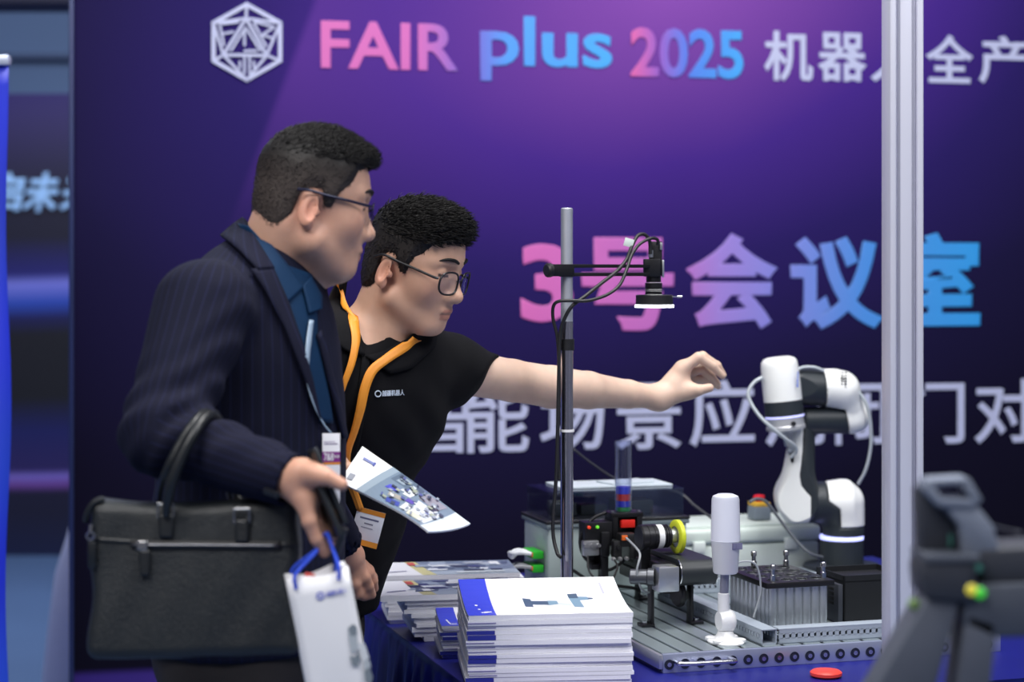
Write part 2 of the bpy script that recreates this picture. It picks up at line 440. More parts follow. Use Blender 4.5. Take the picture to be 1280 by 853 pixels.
def ramp_mat(name, stops):
    m = bpy.data.materials.new(name); m.use_nodes = True; nt = m.node_tree; b = nt.nodes['Principled BSDF']; b.inputs['Roughness'].default_value = .5
    tc = nt.nodes.new('ShaderNodeTexCoord'); sp = nt.nodes.new('ShaderNodeSeparateXYZ'); nt.links.new(tc.outputs['Object'], sp.inputs[0])
    mr = nt.nodes.new('ShaderNodeMapRange'); mr.inputs['From Min'].default_value = w_s(stops[0][0]); mr.inputs['From Max'].default_value = w_s(stops[-1][0])
    nt.links.new(sp.outputs[0], mr.inputs[0]); cr = nt.nodes.new('ShaderNodeValToRGB'); nt.links.new(mr.outputs[0], cr.inputs[0]); el = cr.color_ramp.elements
    while len(el) < len(stops): el.new(.5)
    for e, (u, c) in zip(el, stops):
        e.position = (w_s(u)-w_s(stops[0][0]))/(w_s(stops[-1][0])-w_s(stops[0][0])); e.color = (*srgb(*c), 1)
    nt.links.new(cr.outputs[0], b.inputs['Base Color']); return m
G1 = ramp_mat('print_pink_violet', [(400, (196, 95, 165)), (520, (191, 93, 167)), (575, (120, 87, 178))])
G2 = ramp_mat('print_violet_blue', [(598, (95, 95, 191)), (635, (67, 139, 217)), (765, (57, 153, 221))])
G3 = ramp_mat('print_pink_blue', [(788, (201, 87, 152)), (825, (130, 80, 178)), (860, (69, 113, 208)), (930, (52, 152, 221))])
G4 = ramp_mat('print_title', [(650, (201, 97, 170)), (840, (179, 100, 180)), (900, (149, 121, 201)), (1000, (113, 130, 208)), (1080, (69, 135, 212)), (1225, (41, 147, 217))])
M_let = mat('print_pale_lilac', srgb(176, 180, 210), .5, var=.02)
def word(txt, box, m, bold): return text_fit('lettering', txt, wbox(*box), wf, m, wall, bold, .003)
word('FAIR', (401, 28, 573, 87), G1, .020)
word('plus', (600, 21, 765, 103), G2, .022)
word('2025', (788, 36, 929, 98), G3, .026)
for t, bx in (('机', (955, 39, 1016, 102)), ('器', (1022, 41, 1083, 102)), ('人', (1088, 42, 1150, 103)), ('全', (1157, 44, 1216, 104)), ('产', (1223, 45, 1284, 105))):
    word(t, bx, M_let, .019)
for t, bx in (('3', (651, 305, 716, 403)), ('号', (727, 297, 842, 414)), ('会', (857, 292, 972, 412)), ('议', (988, 296, 1105, 412)), ('室', (1112, 291, 1225, 408))):
    word(t, bx, G4, .034)
for t, bx in (('智', (511, 486, 586, 567)), ('能', (580, 484, 661, 566)), ('场', (675, 482, 755, 563)), ('景', (769, 479, 851, 562)), ('应', (862, 475, 943, 558)), ('用', (957, 476, 1030, 558)), ('闭', (1044, 476, 1108, 556)), ('门', (1134, 476, 1205, 555)), ('对', (1218, 474, 1294, 554))):
    word(t, bx, M_let, .013)
# wire emblem
def bar(mb, p, q, wd, lift=.0, th=.006):
    a = np.array((w_s(p[0]), w_z(p[0], p[1]))); b = np.array((w_s(q[0]), w_z(q[0], q[1]))); d = nrm(b-a); n = np.array((-d[1], d[0]))*wd/2
    a = a-d*wd*.35; b = b+d*wd*.35
    mb.prism([tuple(x) for x in (a+n, a-n, b-n, b+n)], lift, lift+th, lambda x, y, z: (x, -z, y))
def ec(x, y): return (250+x*.1289, y*.1289)
hexp = [ec(452, 45), ec(775, 225), ec(775, 590), ec(452, 775), ec(130, 590), ec(130, 225)]
tri = [ec(445, 180), ec(225, 535), ec(645, 540)]
e = MB()
for i in range(6): bar(e, hexp[i], hexp[(i+1) % 6], .0115, i*1e-4)
for a, b in ((0, 0), (5, 0), (1, 0), (5, 1), (4, 1), (3, 1), (3, 2), (2, 2), (1, 2)): bar(e, hexp[a], tri[b], .0075, .001)
for i in range(3): bar(e, tri[i], tri[(i+1) % 3], .0085, .0014)
for p, q in (((440, 270), (300, 490)), ((440, 270), (580, 490)), ((430, 300), (430, 440)), ((190, 240), (230, 440)), ((215, 235), (370, 215)), ((215, 330), (320, 310)),
             ((520, 225), (640, 450)), ((530, 215), (720, 265)), ((720, 265), (600, 340)), ((600, 340), (690, 370)), ((430, 495), (545, 495)), ((430, 560), (430, 710)), ((480, 560), (480, 710)),
             ((385, 600), (385, 660)), ((520, 600), (525, 660))): bar(e, ec(*p), ec(*q), .0062, .0018)
e.build('emblem', M_let, wall)
# ---- what shows past the left edge of the wall
def far_print():
    m = bpy.data.materials.new('far_backdrop_print'); m.use_nodes = True; nt = m.node_tree; b = nt.nodes['Principled BSDF']; b.inputs['Roughness'].default_value = .5
    tc = nt.nodes.new('ShaderNodeTexCoord'); sp = nt.nodes.new('ShaderNodeSeparateXYZ'); nt.links.new(tc.outputs['Object'], sp.inputs[0])
    nz = nt.nodes.new('ShaderNodeTexNoise'); nz.inputs['Scale'].default_value = .5; nt.links.new(tc.outputs['Object'], nz.inputs['Vector'])
    ad = nt.nodes.new('ShaderNodeMath'); ad.operation = 'MULTIPLY_ADD'; ad.inputs[1].default_value = .10; nt.links.new(nz.outputs[0], ad.inputs[0]); nt.links.new(sp.outputs[2], ad.inputs[2])
    mr = nt.nodes.new('ShaderNodeMapRange'); mr.inputs['From Min'].default_value = .05; mr.inputs['From Max'].default_value = 2.55; nt.links.new(ad.outputs[0], mr.inputs[0])
    cr = nt.nodes.new('ShaderNodeValToRGB'); nt.links.new(mr.outputs[0], cr.inputs[0]); el = cr.color_ramp.elements
    def zz(v): return (CH-(v-HZ)*10/F+.05-.05)/2.5
    st = [(690, (10, 22, 66)), (640, (12, 12, 48)), (616, (14, 12, 50)), (606, (118, 72, 160)), (596, (128, 110, 205)), (588, (40, 28, 96)), (540, (16, 22, 96)), (500, (7, 9, 24)), (420, (7, 9, 26)), (400, (12, 16, 84)), (380, (40, 76, 185)), (358, (120, 124, 220)), (345, (26, 24, 110)), (300, (10, 10, 40)), (230, (14, 13, 44)), (122, (36, 24, 84))]
    while len(el) < len(st): el.new(.5)
    for e_, (v, c) in zip(el, st): e_.position = min(1, max(0, zz(v))); e_.color = (*srgb(*c), 1)
    nt.links.new(cr.outputs[0], b.inputs['Base Color']); return m
FB = 10.0
fb = struct(empty('wall_far', (0, FB, 0)))
x = MB(); x.box((-2.6, .05, 1.205), (3.4, .08, 2.41)); x.build('panel', far_print(), fb)
M_farlet = mat('print_ice_blue', srgb(150, 190, 235), .5)
def ff(x_, z_, h): return (x_+(z_-1.85)*.22, -h, z_)
for t, u0, u1 in (('启', -22, 27), ('未', 29, 72), ('来', 76, 120)):
    a = P(u0, 265, FB); b = P(u1, 216, FB); text_fit('lettering', t, (a[0], a[2], b[0], b[2]), ff, M_farlet, fb, .03, .006)
hw = struct(empty('wall_hall', (0, 13, 0)))
x = MB(); x.box((-4, .1, 3.0), (9, .2, 6.0)); x.build('panel', mat('hall_wall', srgb(96, 122, 164), .6, var=.05, scale=1), hw)
x = MB(); x.box((-4, -.05, P(0, 72, 13)[2]), (9, .10, .035)); x.build('ledge', mat('hall_ledge', srgb(74, 92, 130), .6), hw)
bm_ = MB(); bm_.box((-2.4, 9.0, P(0, 4, 9)[2]+.02), (4.5, .3, .09), .01); beam = struct(bm_.build('trim_1', mat('dark_beam', (.010, .010, .030), .5)))
# blue roll-up banner on the far left
DB = 4.6
rb = empty('rollup_banner', tuple(P(-150, 853, DB)*[1, 1, 0]), 0, 'bright blue roll-up banner with a thin grey top rail', 'banner')
bz = P(0, 82, DB)[2]; rx = P(8, 0, DB)[0]-rb.location[0]
vs = []; cs = []; n1, n2 = 12, 40
for j in range(n2+1):
    z = .08+(bz-.08)*j/n2; edge = rx+(1-j/n2)*.012+.006*math.sin(j*.35)
    for i in range(n1+1):
        t = i/n1; vs.append((edge-.62*(1-t), .012*math.sin(t*9+j*.18)-.010*(1-j/n2), z))
        k = .5+.5*math.sin(j*.55+3*t); cs.append(np.array(srgb(26, 44, 190))*(1-k*.35)+np.array(srgb(50, 110, 240))*k*.35*(1-j/n2))
fs = [(j*(n1+1)+i, j*(n1+1)+i+1, (j+1)*(n1+1)+i+1, (j+1)*(n1+1)+i) for j in range(n2) for i in range(n1)]
bo = link('banner_sheet', np_mesh('banner_sheet', vs, fs, True, {'Col': np.array(cs)}), M_print, rb)
sm = bo.modifiers.new('s', 'SOLIDIFY'); sm.thickness = .002
x = MB(); x.box((rx-.31, 0, bz+.012), (.64, .03, .026), .006); x.build('top_rail', mat('rail_silver', srgb(170, 178, 200), .35, .4), rb)
x = MB(); x.box((rx-.31, 0, .04), (.68, .14, .08), .012); x.build('base_housing', M_alu, rb)
x = MB(); x.cyl((rx-.31, .05, .06), (rx-.31, .03, bz), .012, 12); x.build('pole', M_alu, rb)
# white stretch cover standing behind the wall's edge
wc = P(97, 853, 6.6); wct = P(97, 636, 6.6)[2]
x = MB(); x.lathe((wc[0], 6.6, 0), (0, 0, 1), [(.0, .0), (.125, .0), (.115, .12), (.095, .30), (.075, .45), (.045, wct-.12), (.022, wct-.04), (.010, wct), (0, wct)], 32, cap=False)
tag(x.build('fabric_cone', mat('white_stretch_fabric', srgb(205, 208, 240), .7, bump=.2, bscale=40)), 'tall white tapering fabric cone behind the edge of the purple wall', 'display stand')
# ---- booth post
PD = 3.2
pc = P(1128, 800, PD)
po = empty('booth_post', (pc[0], pc[1], 0), math.radians(8), 'tall silver aluminium upright of the booth frame', 'post')
x = MB(); x.box((0, 0, 1.5), (.034, .034, 3.0), .003)
for sx in (-1, 1):
    x.box((sx*.0235, 0, 1.5), (.011, .046, 3.0), .003)
x.build('upright', mat('post_aluminium', (.74, .74, .84), .42, .35, var=.05, scale=3), po)
x = MB()
for sx in (-1, 1): x.box((sx*.0125, -.0165, 1.5), (.0045, .004, 3.0), .001)
x.build('groove_lip', mat('groove_grey', (.36, .36, .45), .4, .4), po)
x = MB(); x.box((0, 0, .006), (.07, .06, .012), .003); x.build('foot_plate', M_alu, po)
# ================================================================ table
TA = math.radians(17)
O = P(829, 818.4, 3.41)                       # front left top corner of the perforated platform
TEX, TEY = rotz(TA)[:, 0], rotz(TA)[:, 1]
def to_loc(p): r = np.asarray(p)-O; return V3(r@TEX, r@TEY, p[2])
def from_loc(x, y, z): return V3(O[0], O[1], 0)+TEX*x+TEY*y+V3(0, 0, z)
TZ = .766
tl = to_loc(np.array((-.186, 3.66, TZ)))[0]; TX0, TX1, TY0, TY1 = tl, 1.02, -.22, 1.16
tb = empty('display_table', (O[0], O[1], 0), TA, 'long display table hidden under royal blue cloth', 'table')
x = MB(); x.box(((TX0+TX1)/2, (TY0+TY1)/2, TZ-.022), (TX1-TX0-.02, TY1-TY0-.02, .030), .003); x.build('table_top', mat('table_wood', (.3, .22, .15), .6), tb)
for ax_ in (TX0+.08, TX1-.08):
    for ay in (TY0+.08, TY1-.08):
        x = MB(); x.cyl((ax_, ay, 0), (ax_, ay, TZ-.037), .018, 12); x.build('leg', M_blackm, tb)
# cloth: flat top, pleated skirt
def cloth():
    vs = []; fs = []; top = []
    path = []
    def run(a, b, n):
        for i in range(n): path.append((a[0]+(b[0]-a[0])*i/n, a[1]+(b[1]-a[1])*i/n))
    c = [(TX0, TY0), (TX1, TY0), (TX1, TY1), (TX0, TY1)]
    for i in range(4): run(c[i], c[(i+1) % 4], 150 if i % 2 == 0 else 140)
    n = len(path); cx, cy = (TX0+TX1)/2, (TY0+TY1)/2
    rows = [0, .012, .05, .15, .3, .45, .6, .75]
    for j, dz in enumerate(rows):
        for i, (a, b) in enumerate(path):
            if abs(b-TY0) < 1e-6: nx, ny = 0, -1
            elif abs(b-TY1) < 1e-6: nx, ny = 0, 1
            elif abs(a-TX0) < 1e-6: nx, ny = -1, 0
            else: nx, ny = 1, 0
            k = min(1, dz/.10); w_ = (.010*math.sin(i*.9)+.006*math.sin(i*.37+1))*k
            off = (.004 if dz > 0 else 0)+.012*k+w_
            vs.append((a+nx*off, b+ny*off, TZ-dz+(.0 if j else 0)))
    for j in range(len(rows)-1):
        for i in range(n): fs.append((j*n+i, j*n+(i+1) % n, (j+1)*n+(i+1) % n, (j+1)*n+i))
    fs.append(tuple(range(n)))
    me = bpy.data.meshes.new('cloth'); me.from_pydata(vs, [], fs)
    for p in me.polygons: p.use_smooth = len(p.vertices) == 4
    return me
tco = link('tablecloth', cloth(), mat('royal_blue_satin', srgb(10, 17, 112), .42, var=.15, scale=8, spec=.6))
tco.location = (O[0], O[1], 0); tco.rotation_euler = (0, 0, TA); tco.modifiers.new('s', 'SOLIDIFY').thickness = .0015
tag(tco, 'royal blue pleated tablecloth draped to the floor over the display table', 'tablecloth')
# ================================================================ brochures
def brochure_fn(W, D, t, bend):
    """returns fn(x, y, lift) for the top surface; x along the width, y depth, front edge y=0"""
    return lambda x, y, h: (x, y, t+bend*(max(0, y)/D)**2+h)
def brochure_mesh(W, D, t, bend, ny=8, sag=0.0):
    vs = []; fs = []
    for j in range(ny+1):
        y = D*j/ny; z = bend*(y/D)**2
        for xx in (0, W):
            vs.append((xx, y, z)); vs.append((xx, y, z+t))
    for j in range(ny):
        a = j*4; b = a+4
        fs += [(a+1, a+3, b+3, b+1), (a, b, b+2, a+2), (a, a+1, b+1, b), (a+2, b+2, b+3, a+3)]
    fs += [(0, 2, 3, 1), (ny*4, ny*4+1, ny*4+3, ny*4+2)]
    me = bpy.data.meshes.new('b'); me.from_pydata(vs, [], fs); return me
M_pages = mat('brochure_pages', (.80, .80, .86), .65, var=.05, scale=300)
M_cover = mat('brochure_cover_white', (.88, .88, .91), .35, var=.01)
BLUE = srgb(58, 74, 205); NAVY = srgb(46, 52, 150); WH = (.88, .88, .91)
def print_robot(W, D):
    it = [([(0, 0), (W*.17, 0), (W*.17, D), (0, D)], BLUE),
          ([(W*.085, D*.12), (W*.10, D*.10), (W*.075, D*.42), (W*.06, D*.42)], WH), ([(W*.10, D*.10), (W*.15, D*.13), (W*.15, D*.17), (W*.10, D*.15)], WH)]
    g1, g2 = srgb(70, 92, 112), srgb(120, 150, 170)
    it += [([(W*.37, D*.30), (W*.42, D*.28), (W*.42, D*.52), (W*.37, D*.55)], g1), ([(W*.42, D*.36), (W*.52, D*.34), (W*.52, D*.46), (W*.42, D*.47)], g1),
           ([(W*.52, D*.33), (W*.58, D*.36), (W*.58, D*.46), (W*.52, D*.47)], g2), ([(W*.58, D*.34), (W*.66, D*.30), (W*.66, D*.36), (W*.58, D*.42)], srgb(200, 208, 220)),
           ([(W*.67, D*.26), (W*.73, D*.24), (W*.72, D*.60), (W*.66, D*.56)], g2), ([(W*.66, D*.52), (W*.72, D*.52), (W*.72, D*.64), (W*.66, D*.63)], g1),
           ([(W*.72, D*.46), (W*.78, D*.47), (W*.78, D*.55), (W*.72, D*.56)], g2), ([(W*.78, D*.48), (W*.81, D*.49), (W*.81, D*.52), (W*.78, D*.53)], g1),
           ([(W*.885, D*.62), (W*.90, D*.62), (W*.90, D*.88), (W*.885, D*.88)], srgb(190, 190, 215)), ([(W*.91, D*.62), (W*.915, D*.62), (W*.915, D*.84), (W*.91, D*.84)], srgb(190, 190, 215))]
    return it
def print_photo(W, D, seed=0):
    r = random.Random(seed); it = []
    it.append(([(0, 0), (W*.30, 0), (W*.22, D), (0, D)], srgb(225, 226, 234)))
    it.append(([(W*.30, 0), (W*.40, 0), (W*.30, D), (W*.22, D)], srgb(196, 190, 140)))
    it.append(([(W*.40, 0), (W, 0), (W, D*.35), (W*.37, D*.30)], srgb(160, 172, 188)))
    it.append(([(W*.37, D*.30), (W, D*.35), (W, D), (W*.30, D)], srgb(110, 122, 146)))
    cols = [srgb(*c) for c in ((60, 66, 110), (210, 215, 224), (80, 92, 118), (150, 162, 182), (52, 56, 80), (228, 230, 236), (170, 176, 190))]
    for k in range(26):
        cx = W*r.uniform(.30, .95); cy = D*r.uniform(.30, .92); a = W*r.uniform(.02, .09); b = D*r.uniform(.03, .12); s = a*r.uniform(-.5, .5)
        it.append(([(cx-a, cy-b), (cx+a, cy-b), (cx+a+s, cy+b), (cx-a+s, cy+b)], r.choice(cols)))
    it.append(([(W*.24, D*.72), (W*.29, D*.72), (W*.28, D*.92), (W*.23, D*.92)], srgb(190, 90, 80)))
    it.append(([(W*.55, D*.08), (W*.9, D*.10), (W*.9, D*.2), (W*.55, D*.19)], srgb(200, 208, 216)))
    it.append(([(W*.06, D*.22), (W*.20, D*.30), (W*.20, D*.34), (W*.06, D*.26)], srgb(120, 120, 160)))
    return it
def clampd(items, W, D):
    return [([(min(max(x, 0), W), min(max(y, 0), D)) for x, y in p], c) for p, c in items]
def stack(loc, rz, n, W, D, t, bend, style, lab_top, lab, group, seed, jit=.004, topoff=(0, 0), lean=0, lab2=None):
    r = random.Random(seed); z = TZ+.0008
    base = None
    for i in range(n):
        top = i == n-1; tt = t*r.uniform(.75, 1.25)
        me = brochure_mesh(W, D, tt, bend*(.35+.65*i/max(1, n-1)))
        o = empty('brochure', (0, 0, 0), rz+r.uniform(-.012, .012), lab_top if top else lab, 'brochure', None if top else group)
        off = rotz(rz)@V3(r.uniform(-jit, jit)+lean*i/n+(topoff[0] if top else 0), r.uniform(-jit, jit)*.6+(topoff[1] if top else 0), 0); o.location = (loc[0]+off[0], loc[1]+off[1], z)
        link('pages', me, M_pages, o)
        fn = brochure_fn(W, D, tt, bend*(.35+.65*i/max(1, n-1)))
        if top:
            it = [([(0, 0), (W, 0), (W, D), (0, D)], WH)]+clampd(print_robot(W, D) if style == 'robot' else print_photo(W, D, seed), W, D)
            decals('cover', it, fn, o, .0003, attr_mat('glossy_print', .3), sub=8)
        elif style == 'robot':
            # printed spine edge: the blue strip shows on the front edge of the covers
            dark = i % 5 in (0, 1)
            if lab2: o['label'] = lab2[0] if dark else lab2[1]
            x = MB(); x.box((W*.085, -.0004, tt*.5), (W*.17, .0008, tt*(.98 if dark else .25))); x.build('cover_edge', mat('cover_edge_blue', NAVY, .4) if dark else mat('cover_edge_grey', srgb(130, 128, 170), .5), o)
        z += tt+.0007
    return z
W1, D1 = .287, .205
fl_ = P(584, 777, 3.30)
stack((fl_[0], fl_[1]), math.radians(6), 15, W1, D1, .0070, .030, 'robot', 'white brochure with blue strip and robot drawings on top of the tall stack',
      'white and blue brochure inside the tall stack under the robot drawing cover', 'brochures in the tall white and blue stack', 3, .003,
      lab2=('white brochure with navy front edge inside the tall stack', 'white brochure with pale front edge inside the tall stack'))
a = P(552, 826, 3.535)
stack((a[0], a[1]), math.radians(7), 9, .20, .125, .0060, .012, 'robot', 'blue-cornered brochure on top of the low stack tucked behind the tall stack',
      'white and blue brochure in the low stack tucked behind the tall stack', 'brochures in the low blue-cornered stack', 5, .003,
      lab2=('white brochure with navy front edge in the low stack behind the tall one', 'white brochure with pale front edge in the low stack behind the tall one'))
a = P(522, 806, 3.70)
stack((a[0]+.004, a[1]), math.radians(10), 10, .275, .15, .0085, .004, 'photo', 'photo-covered brochure on top of the ragged stack nearer the tall white stack',
      'photo-covered brochure in the ragged stack nearer the tall white stack', 'brochures in the ragged photo-covered stack', 11, .010, lean=-.035, topoff=(-.052, -.012))
a = P(488, 788, 3.885)
stack((a[0]-.002, a[1]), math.radians(9), 11, .285, .15, .0082, .004, 'photo', 'photo-covered brochure on top of the neat stack beside the green connectors',
      'photo-covered brochure in the neat stack beside the green connectors', 'brochures in the neat photo-covered stack', 13, .004, lean=-.015)
# ================================================================ platform and the machine on it
PZ = .80
def local_thing(name, x, y, z, label, cat, rz=0, group=None):
    p = from_loc(x, y, z); return empty(name, tuple(p), TA+rz, label, cat, group)
PL, PW = .68, .85
pf = local_thing('machine_platform', 0, 0, TZ, 'grooved aluminium platform with bolt holes along its front edge', 'platform')
hh = PZ-TZ
# deck of aluminium profile planks running front to back
npl = 17; pw_ = PL/npl; pme = None
for i in range(npl):
    if pme is None:
        x = MB(); w_ = pw_-.0065
        x.prism([(-w_/2, 0), (w_/2, 0), (w_/2, hh-.001), (w_/2-.001, hh), (-w_/2+.001, hh), (-w_/2, hh-.001)], .012, PW, lambda a, b, c: (a, c, b))
        po_ = x.build('deck_plank', mat('deck_aluminium', srgb(158, 170, 176), .34, .55, var=.10, scale=6), pf); pme = po_.data
    else:
        po_ = link('deck_plank', pme, None, pf)
    po_.location = (pw_*(i+.5), 0, 0)
x = MB(); x.box((PL/2, PW/2+.006, .012), (PL-.004, PW-.014, .022)); x.build('deck_bed', mat('deck_groove', (.03, .035, .045), .5, .5), pf)
x = MB(); x.box((PL/2, .0055, hh/2), (PL, .011, hh), .0012); x.build('front_rail', mat('front_rail_aluminium', srgb(178, 186, 212), .34, .7, var=.05), pf)
x = MB(); x.box((-.004, PW/2, hh*.6), (.008, PW, hh*.75), .001); x.build('side_rail', M_alu, pf)
nb = 22; bme = None
for i in range(nb):
    if bme is None:
        x = MB(); x.lathe((0, -.0008, 0), (0, -1, 0), [(.0092, 0), (.0092, .0008), (.0078, .0008), (.0078, .0002), (0, .0002)], 20, cap=False)
        b_ = x.build('bolt_hole', mat('bolt_hole_dark', (.03, .035, .06), .4, .5), pf); bme = b_.data
        x = MB(); x.lathe((0, -.001, 0), (0, -1, 0), [(.0042, 0), (.0040, .0018), (.002, .0018), (.002, .001), (0, .001)], 14, cap=False); c_ = x.build('bolt', M_steel, b_); cme = c_.data
    else:
        b_ = link('bolt_hole', bme, None, pf); link('bolt', cme, None, b_)
    b_.location = (.011+i*.0305, 0, hh*.45)
# handle on the front rail
x = MB(); x.tube(smooth_path([(.022, 0, hh*.62), (.022, -.018, hh*.62), (.030, -.026, hh*.60), (.12, -.026, hh*.58), (.128, -.018, hh*.58), (.128, 0, hh*.58)], 5), .0042, 10); x.build('handle', M_steel, pf)
# slotted cable ducts
def duct(x0, y0, length, along, flip=1, lab=''):
    d = local_thing('cable_duct', x0, y0, PZ, lab, 'cable duct', 0 if along == 'x' else math.pi/2)
    b = MB(); b.box((length/2, flip*.0155, .0275), (length, .031, .003), .001); b.build('lid', M_duct, d)
    b = MB(); b.box((length/2, flip*.0155, .0015), (length-.002, .028, .003)); b.build('floor_strip', M_duct, d)
    for yy, nm in ((.0015, 'front'), (.0295, 'back')):
        b = MB(); y_ = flip*yy
        b.box((length/2, y_, .0225), (length-.002, .0025, .0075)); b.box((length/2, y_, .007), (length-.002, .0025, .009))
        b.build('slotted_wall', M_duct, d)
        n = int(length/.0125)
        w2 = MB()
        for i in range(n): w2.box((.004+i*.0125, y_, .015), (.0078, .0025, .0105))
        tag(w2.build('slot_fingers', M_duct, d), kind='stuff')
    return d
duct(.235, .022, .42, 'x', 1, 'grey slotted cable duct along the front of the platform')
duct(.232, .024, .52, 'y', 1, 'grey slotted cable duct running back from the white lamp tower')
duct(.26, .575, .38, 'x', 1, 'grey slotted cable duct across the back below the black belt')
# ---------------------------------------------------------------- white signal lamp
sl = local_thing('signal_lamp', .150, .070, PZ, 'white cylindrical signal lamp on a ball-jointed foot', 'signal lamp')
def zl(v, d=3.53): return CH-(v-HZ)*d/F-PZ
x = MB()
x.lathe((0, 0, 0), (0, 0, 1), [(.040, 0), (.041, .003), (.038, .006), (.026, .008), (.020, .013), (.016, .022), (.0, .024)], 40, cap=False, scale=(1.05, .8))
for k in range(4):
    th = math.pi/4+k*math.pi/2; x.lathe((.031*math.cos(th), .026*math.sin(th), .004), (0, 0, 1), [(.010, 0), (.010, .004), (.006, .006), (0, .006)], 16, cap=False)
x.build('foot', M_white, sl)
x = MB(); x.lathe((-.012, 0, .040), (1, 0, 0), [(0, -.002), (.017, -.002), (.0195, .002), (.0215, .008), (.0215, .018), (.0195, .024), (.016, .027), (0, .027)], 28, cap=False)
x.box((.0, 0, .024), (.020, .014, .02), .003); x.build('ball_joint', M_white, sl)
x = MB(); x.lathe((-.004, 0, .055), (0, 0, 1), [(.0105, 0), (.0105, zl(741)-.055), (.0095, zl(741)-.054)], 24); x.build('sleeve', M_white, sl)
x = MB(); x.cyl((-.003, 0, zl(741)-.004), (-.001, 0, zl(714)+.004), .0082, 20); x.build('stem', mat('stem_grey', (.33, .34, .42), .3, .6), sl)
x = MB(); z0, z1, z2 = zl(716), zl(675), zl(617)
x.lathe((0, 0, 0), (0, 0, 1), [(0, z0), (.0205, z0), (.0228, z0+.003), (.0265, z1-.002), (.0278, z1)], 40, cap=False); x.build('lower_housing', M_white, sl)
x = MB(); x.lathe((0, 0, 0), (0, 0, 1), [(.0278, z1), (.0272, z1+.002), (.0255, z2-.010), (.0235, z2-.004), (.015, z2), (0, z2+.0005)], 40, cap=False); x.build('dome', mat('frosted_dome', (.62, .64, .74), .28, var=.02), sl)
x = MB()
for dx in (0, .006, .012):
    x.box((.006+dx, -.0272+dx*.12, z1-.008), (.004, .001, .008))
x.box((.012, -.0262, z1-.008), (.020, .0006, .012)); x.build('label_print', mat('label_grey', srgb(120, 120, 150), .5), sl)
x = MB(); x.tube(smooth_path([from_loc(.15, .1, PZ+.13)-from_loc(.15, .07, PZ)+V3(.028, 0, 0), (.045, .03, .142), (.075, .03, .134), (.088, .04, .085), (.078, .05, .0335)], 8), .0018, 8)
x.build('cable', mat('clear_cable', (.5, .53, .55), .3), sl)
# ---------------------------------------------------------------- conveyor
cv = local_thing('conveyor', .162, .22, PZ, 'small black belt conveyor on four black legs', 'conveyor')
BZ0, BZ1 = .078, .128; CW = .088; CL = .40; rr = (BZ1-BZ0)/2
def belt():
    pr = []
    for k in range(13):
        th = math.pi/2+math.pi*k/12; pr.append((rr+rr*math.cos(th), BZ0+rr+rr*math.sin(th)))
    for k in range(13):
        th = -math.pi/2+math.pi*k/12; pr.append((CL-rr+rr*math.cos(th), BZ0+rr+rr*math.sin(th)))
    return pr
x = MB(); x.prism(belt(), -CW/2+.008, CW/2-.008, lambda a, b, c: (c, a, b)); o_ = x.build('belt', mat('belt_rubber', (.020, .024, .028), .42, var=.1), cv)
for s_ in (-1, 1):
    x = MB(); x.box((s_*(CW/2-.003), CL/2+.004, BZ0+rr), (.006, CL-.03, rr*1.3), .001); x.build('side_plate', M_blackm, cv)
    x = MB(); x.tube([(s_*(CW/2-.007), rr-.0255*math.cos(t_), BZ0+rr+.0258*math.sin(t_)) for t_ in np.linspace(-1.45, 1.45, 14)], .0012, 8); x.build('end_ring', M_steel, cv)
    for yy in (.045, .33):
        x = MB(); xx = -.083 if s_ < 0 else -.002
        x.box((xx, yy, (BZ0+.02)/2), (.006, .022, BZ0+.02), .001); x.box((xx+s_*.010, yy, .003), (.026, .030, .006), .0015)
        x.build('leg', M_blackm, cv)
        x = MB(); x.lathe((xx+s_*.012, yy, .006), (0, 0, 1), [(.006, 0), (.006, .004), (.003, .004), (.003, .002), (0, .002)], 14, cap=False); x.build('bolt', M_steel, cv)
x = MB(); x.box((-.028, .20, BZ0-.012), (.030, .26, .022), .002); x.build('under_tray', M_blackm, cv)
# motor on its left flank
x = MB(); x.box((-CW/2-.022, .012, BZ0+.018), (.042, .040, .048), .003); x.build('gearbox', M_alu, cv)
x = MB(); x.lathe((-CW/2-.043, .016, BZ0+.020), (-1, .5, 0), [(0, 0), (.017, 0), (.017, .012), (.0145, .014), (.0145, .045), (.012, .047), (0, .047)], 24, cap=False); x.build('motor', mat('motor_grey', (.10, .105, .12), .35, .6), cv)
x = MB(); x.box((-CW/2-.012, .062, BZ0+.014), (.024, .06, .054), .002); x.build('motor_bracket', M_blackm, cv)
x = MB(); x.cyl((-.030, .050, .058), (-.018, .052, .058), .026, 20, .004); x.build('pulley_cover', M_blackm, cv)
# ---------------------------------------------------------------- encoder with yellow measuring wheel
en = local_thing('encoder', .146, .31, PZ+BZ1, 'black and white rotary encoder with a yellow measuring wheel', 'encoder')
wz = .034
x = MB(); x.lathe((-.075, 0, wz+.002), (1, .05, 0), [(0, 0), (.022, 0), (.0245, .003), (.0245, .012), (.0235, .0125), (.0235, .0145), (.0245, .015), (.0245, .024), (.0235, .0245), (.0235, .0265), (.0245, .027), (.0245, .034), (.0215, .035)], 32, cap=False); x.build('body', M_blackm, en)
x = MB(); x.lathe((-.0402, .0018, wz+.002), (1, .05, 0), [(.0215, 0), (.0235, .0005), (.0235, .012), (.0215, .0125)], 32, cap=False); x.build('white_ring', M_white, en)
x = MB()
for k in range(3): x.lathe((-.0275+k*.0045, .0024, wz+.002), (1, .05, 0), [(.0195, 0), (.0225, .0005), (.0225, .0032), (.0195, .0037)], 32, cap=False)
x.lathe((-.029, .0024, wz+.002), (1, .05, 0), [(0, 0), (.0195, 0), (.0195, .018), (0, .018)], 32, cap=False); x.build('grip_rings', M_blackm, en)
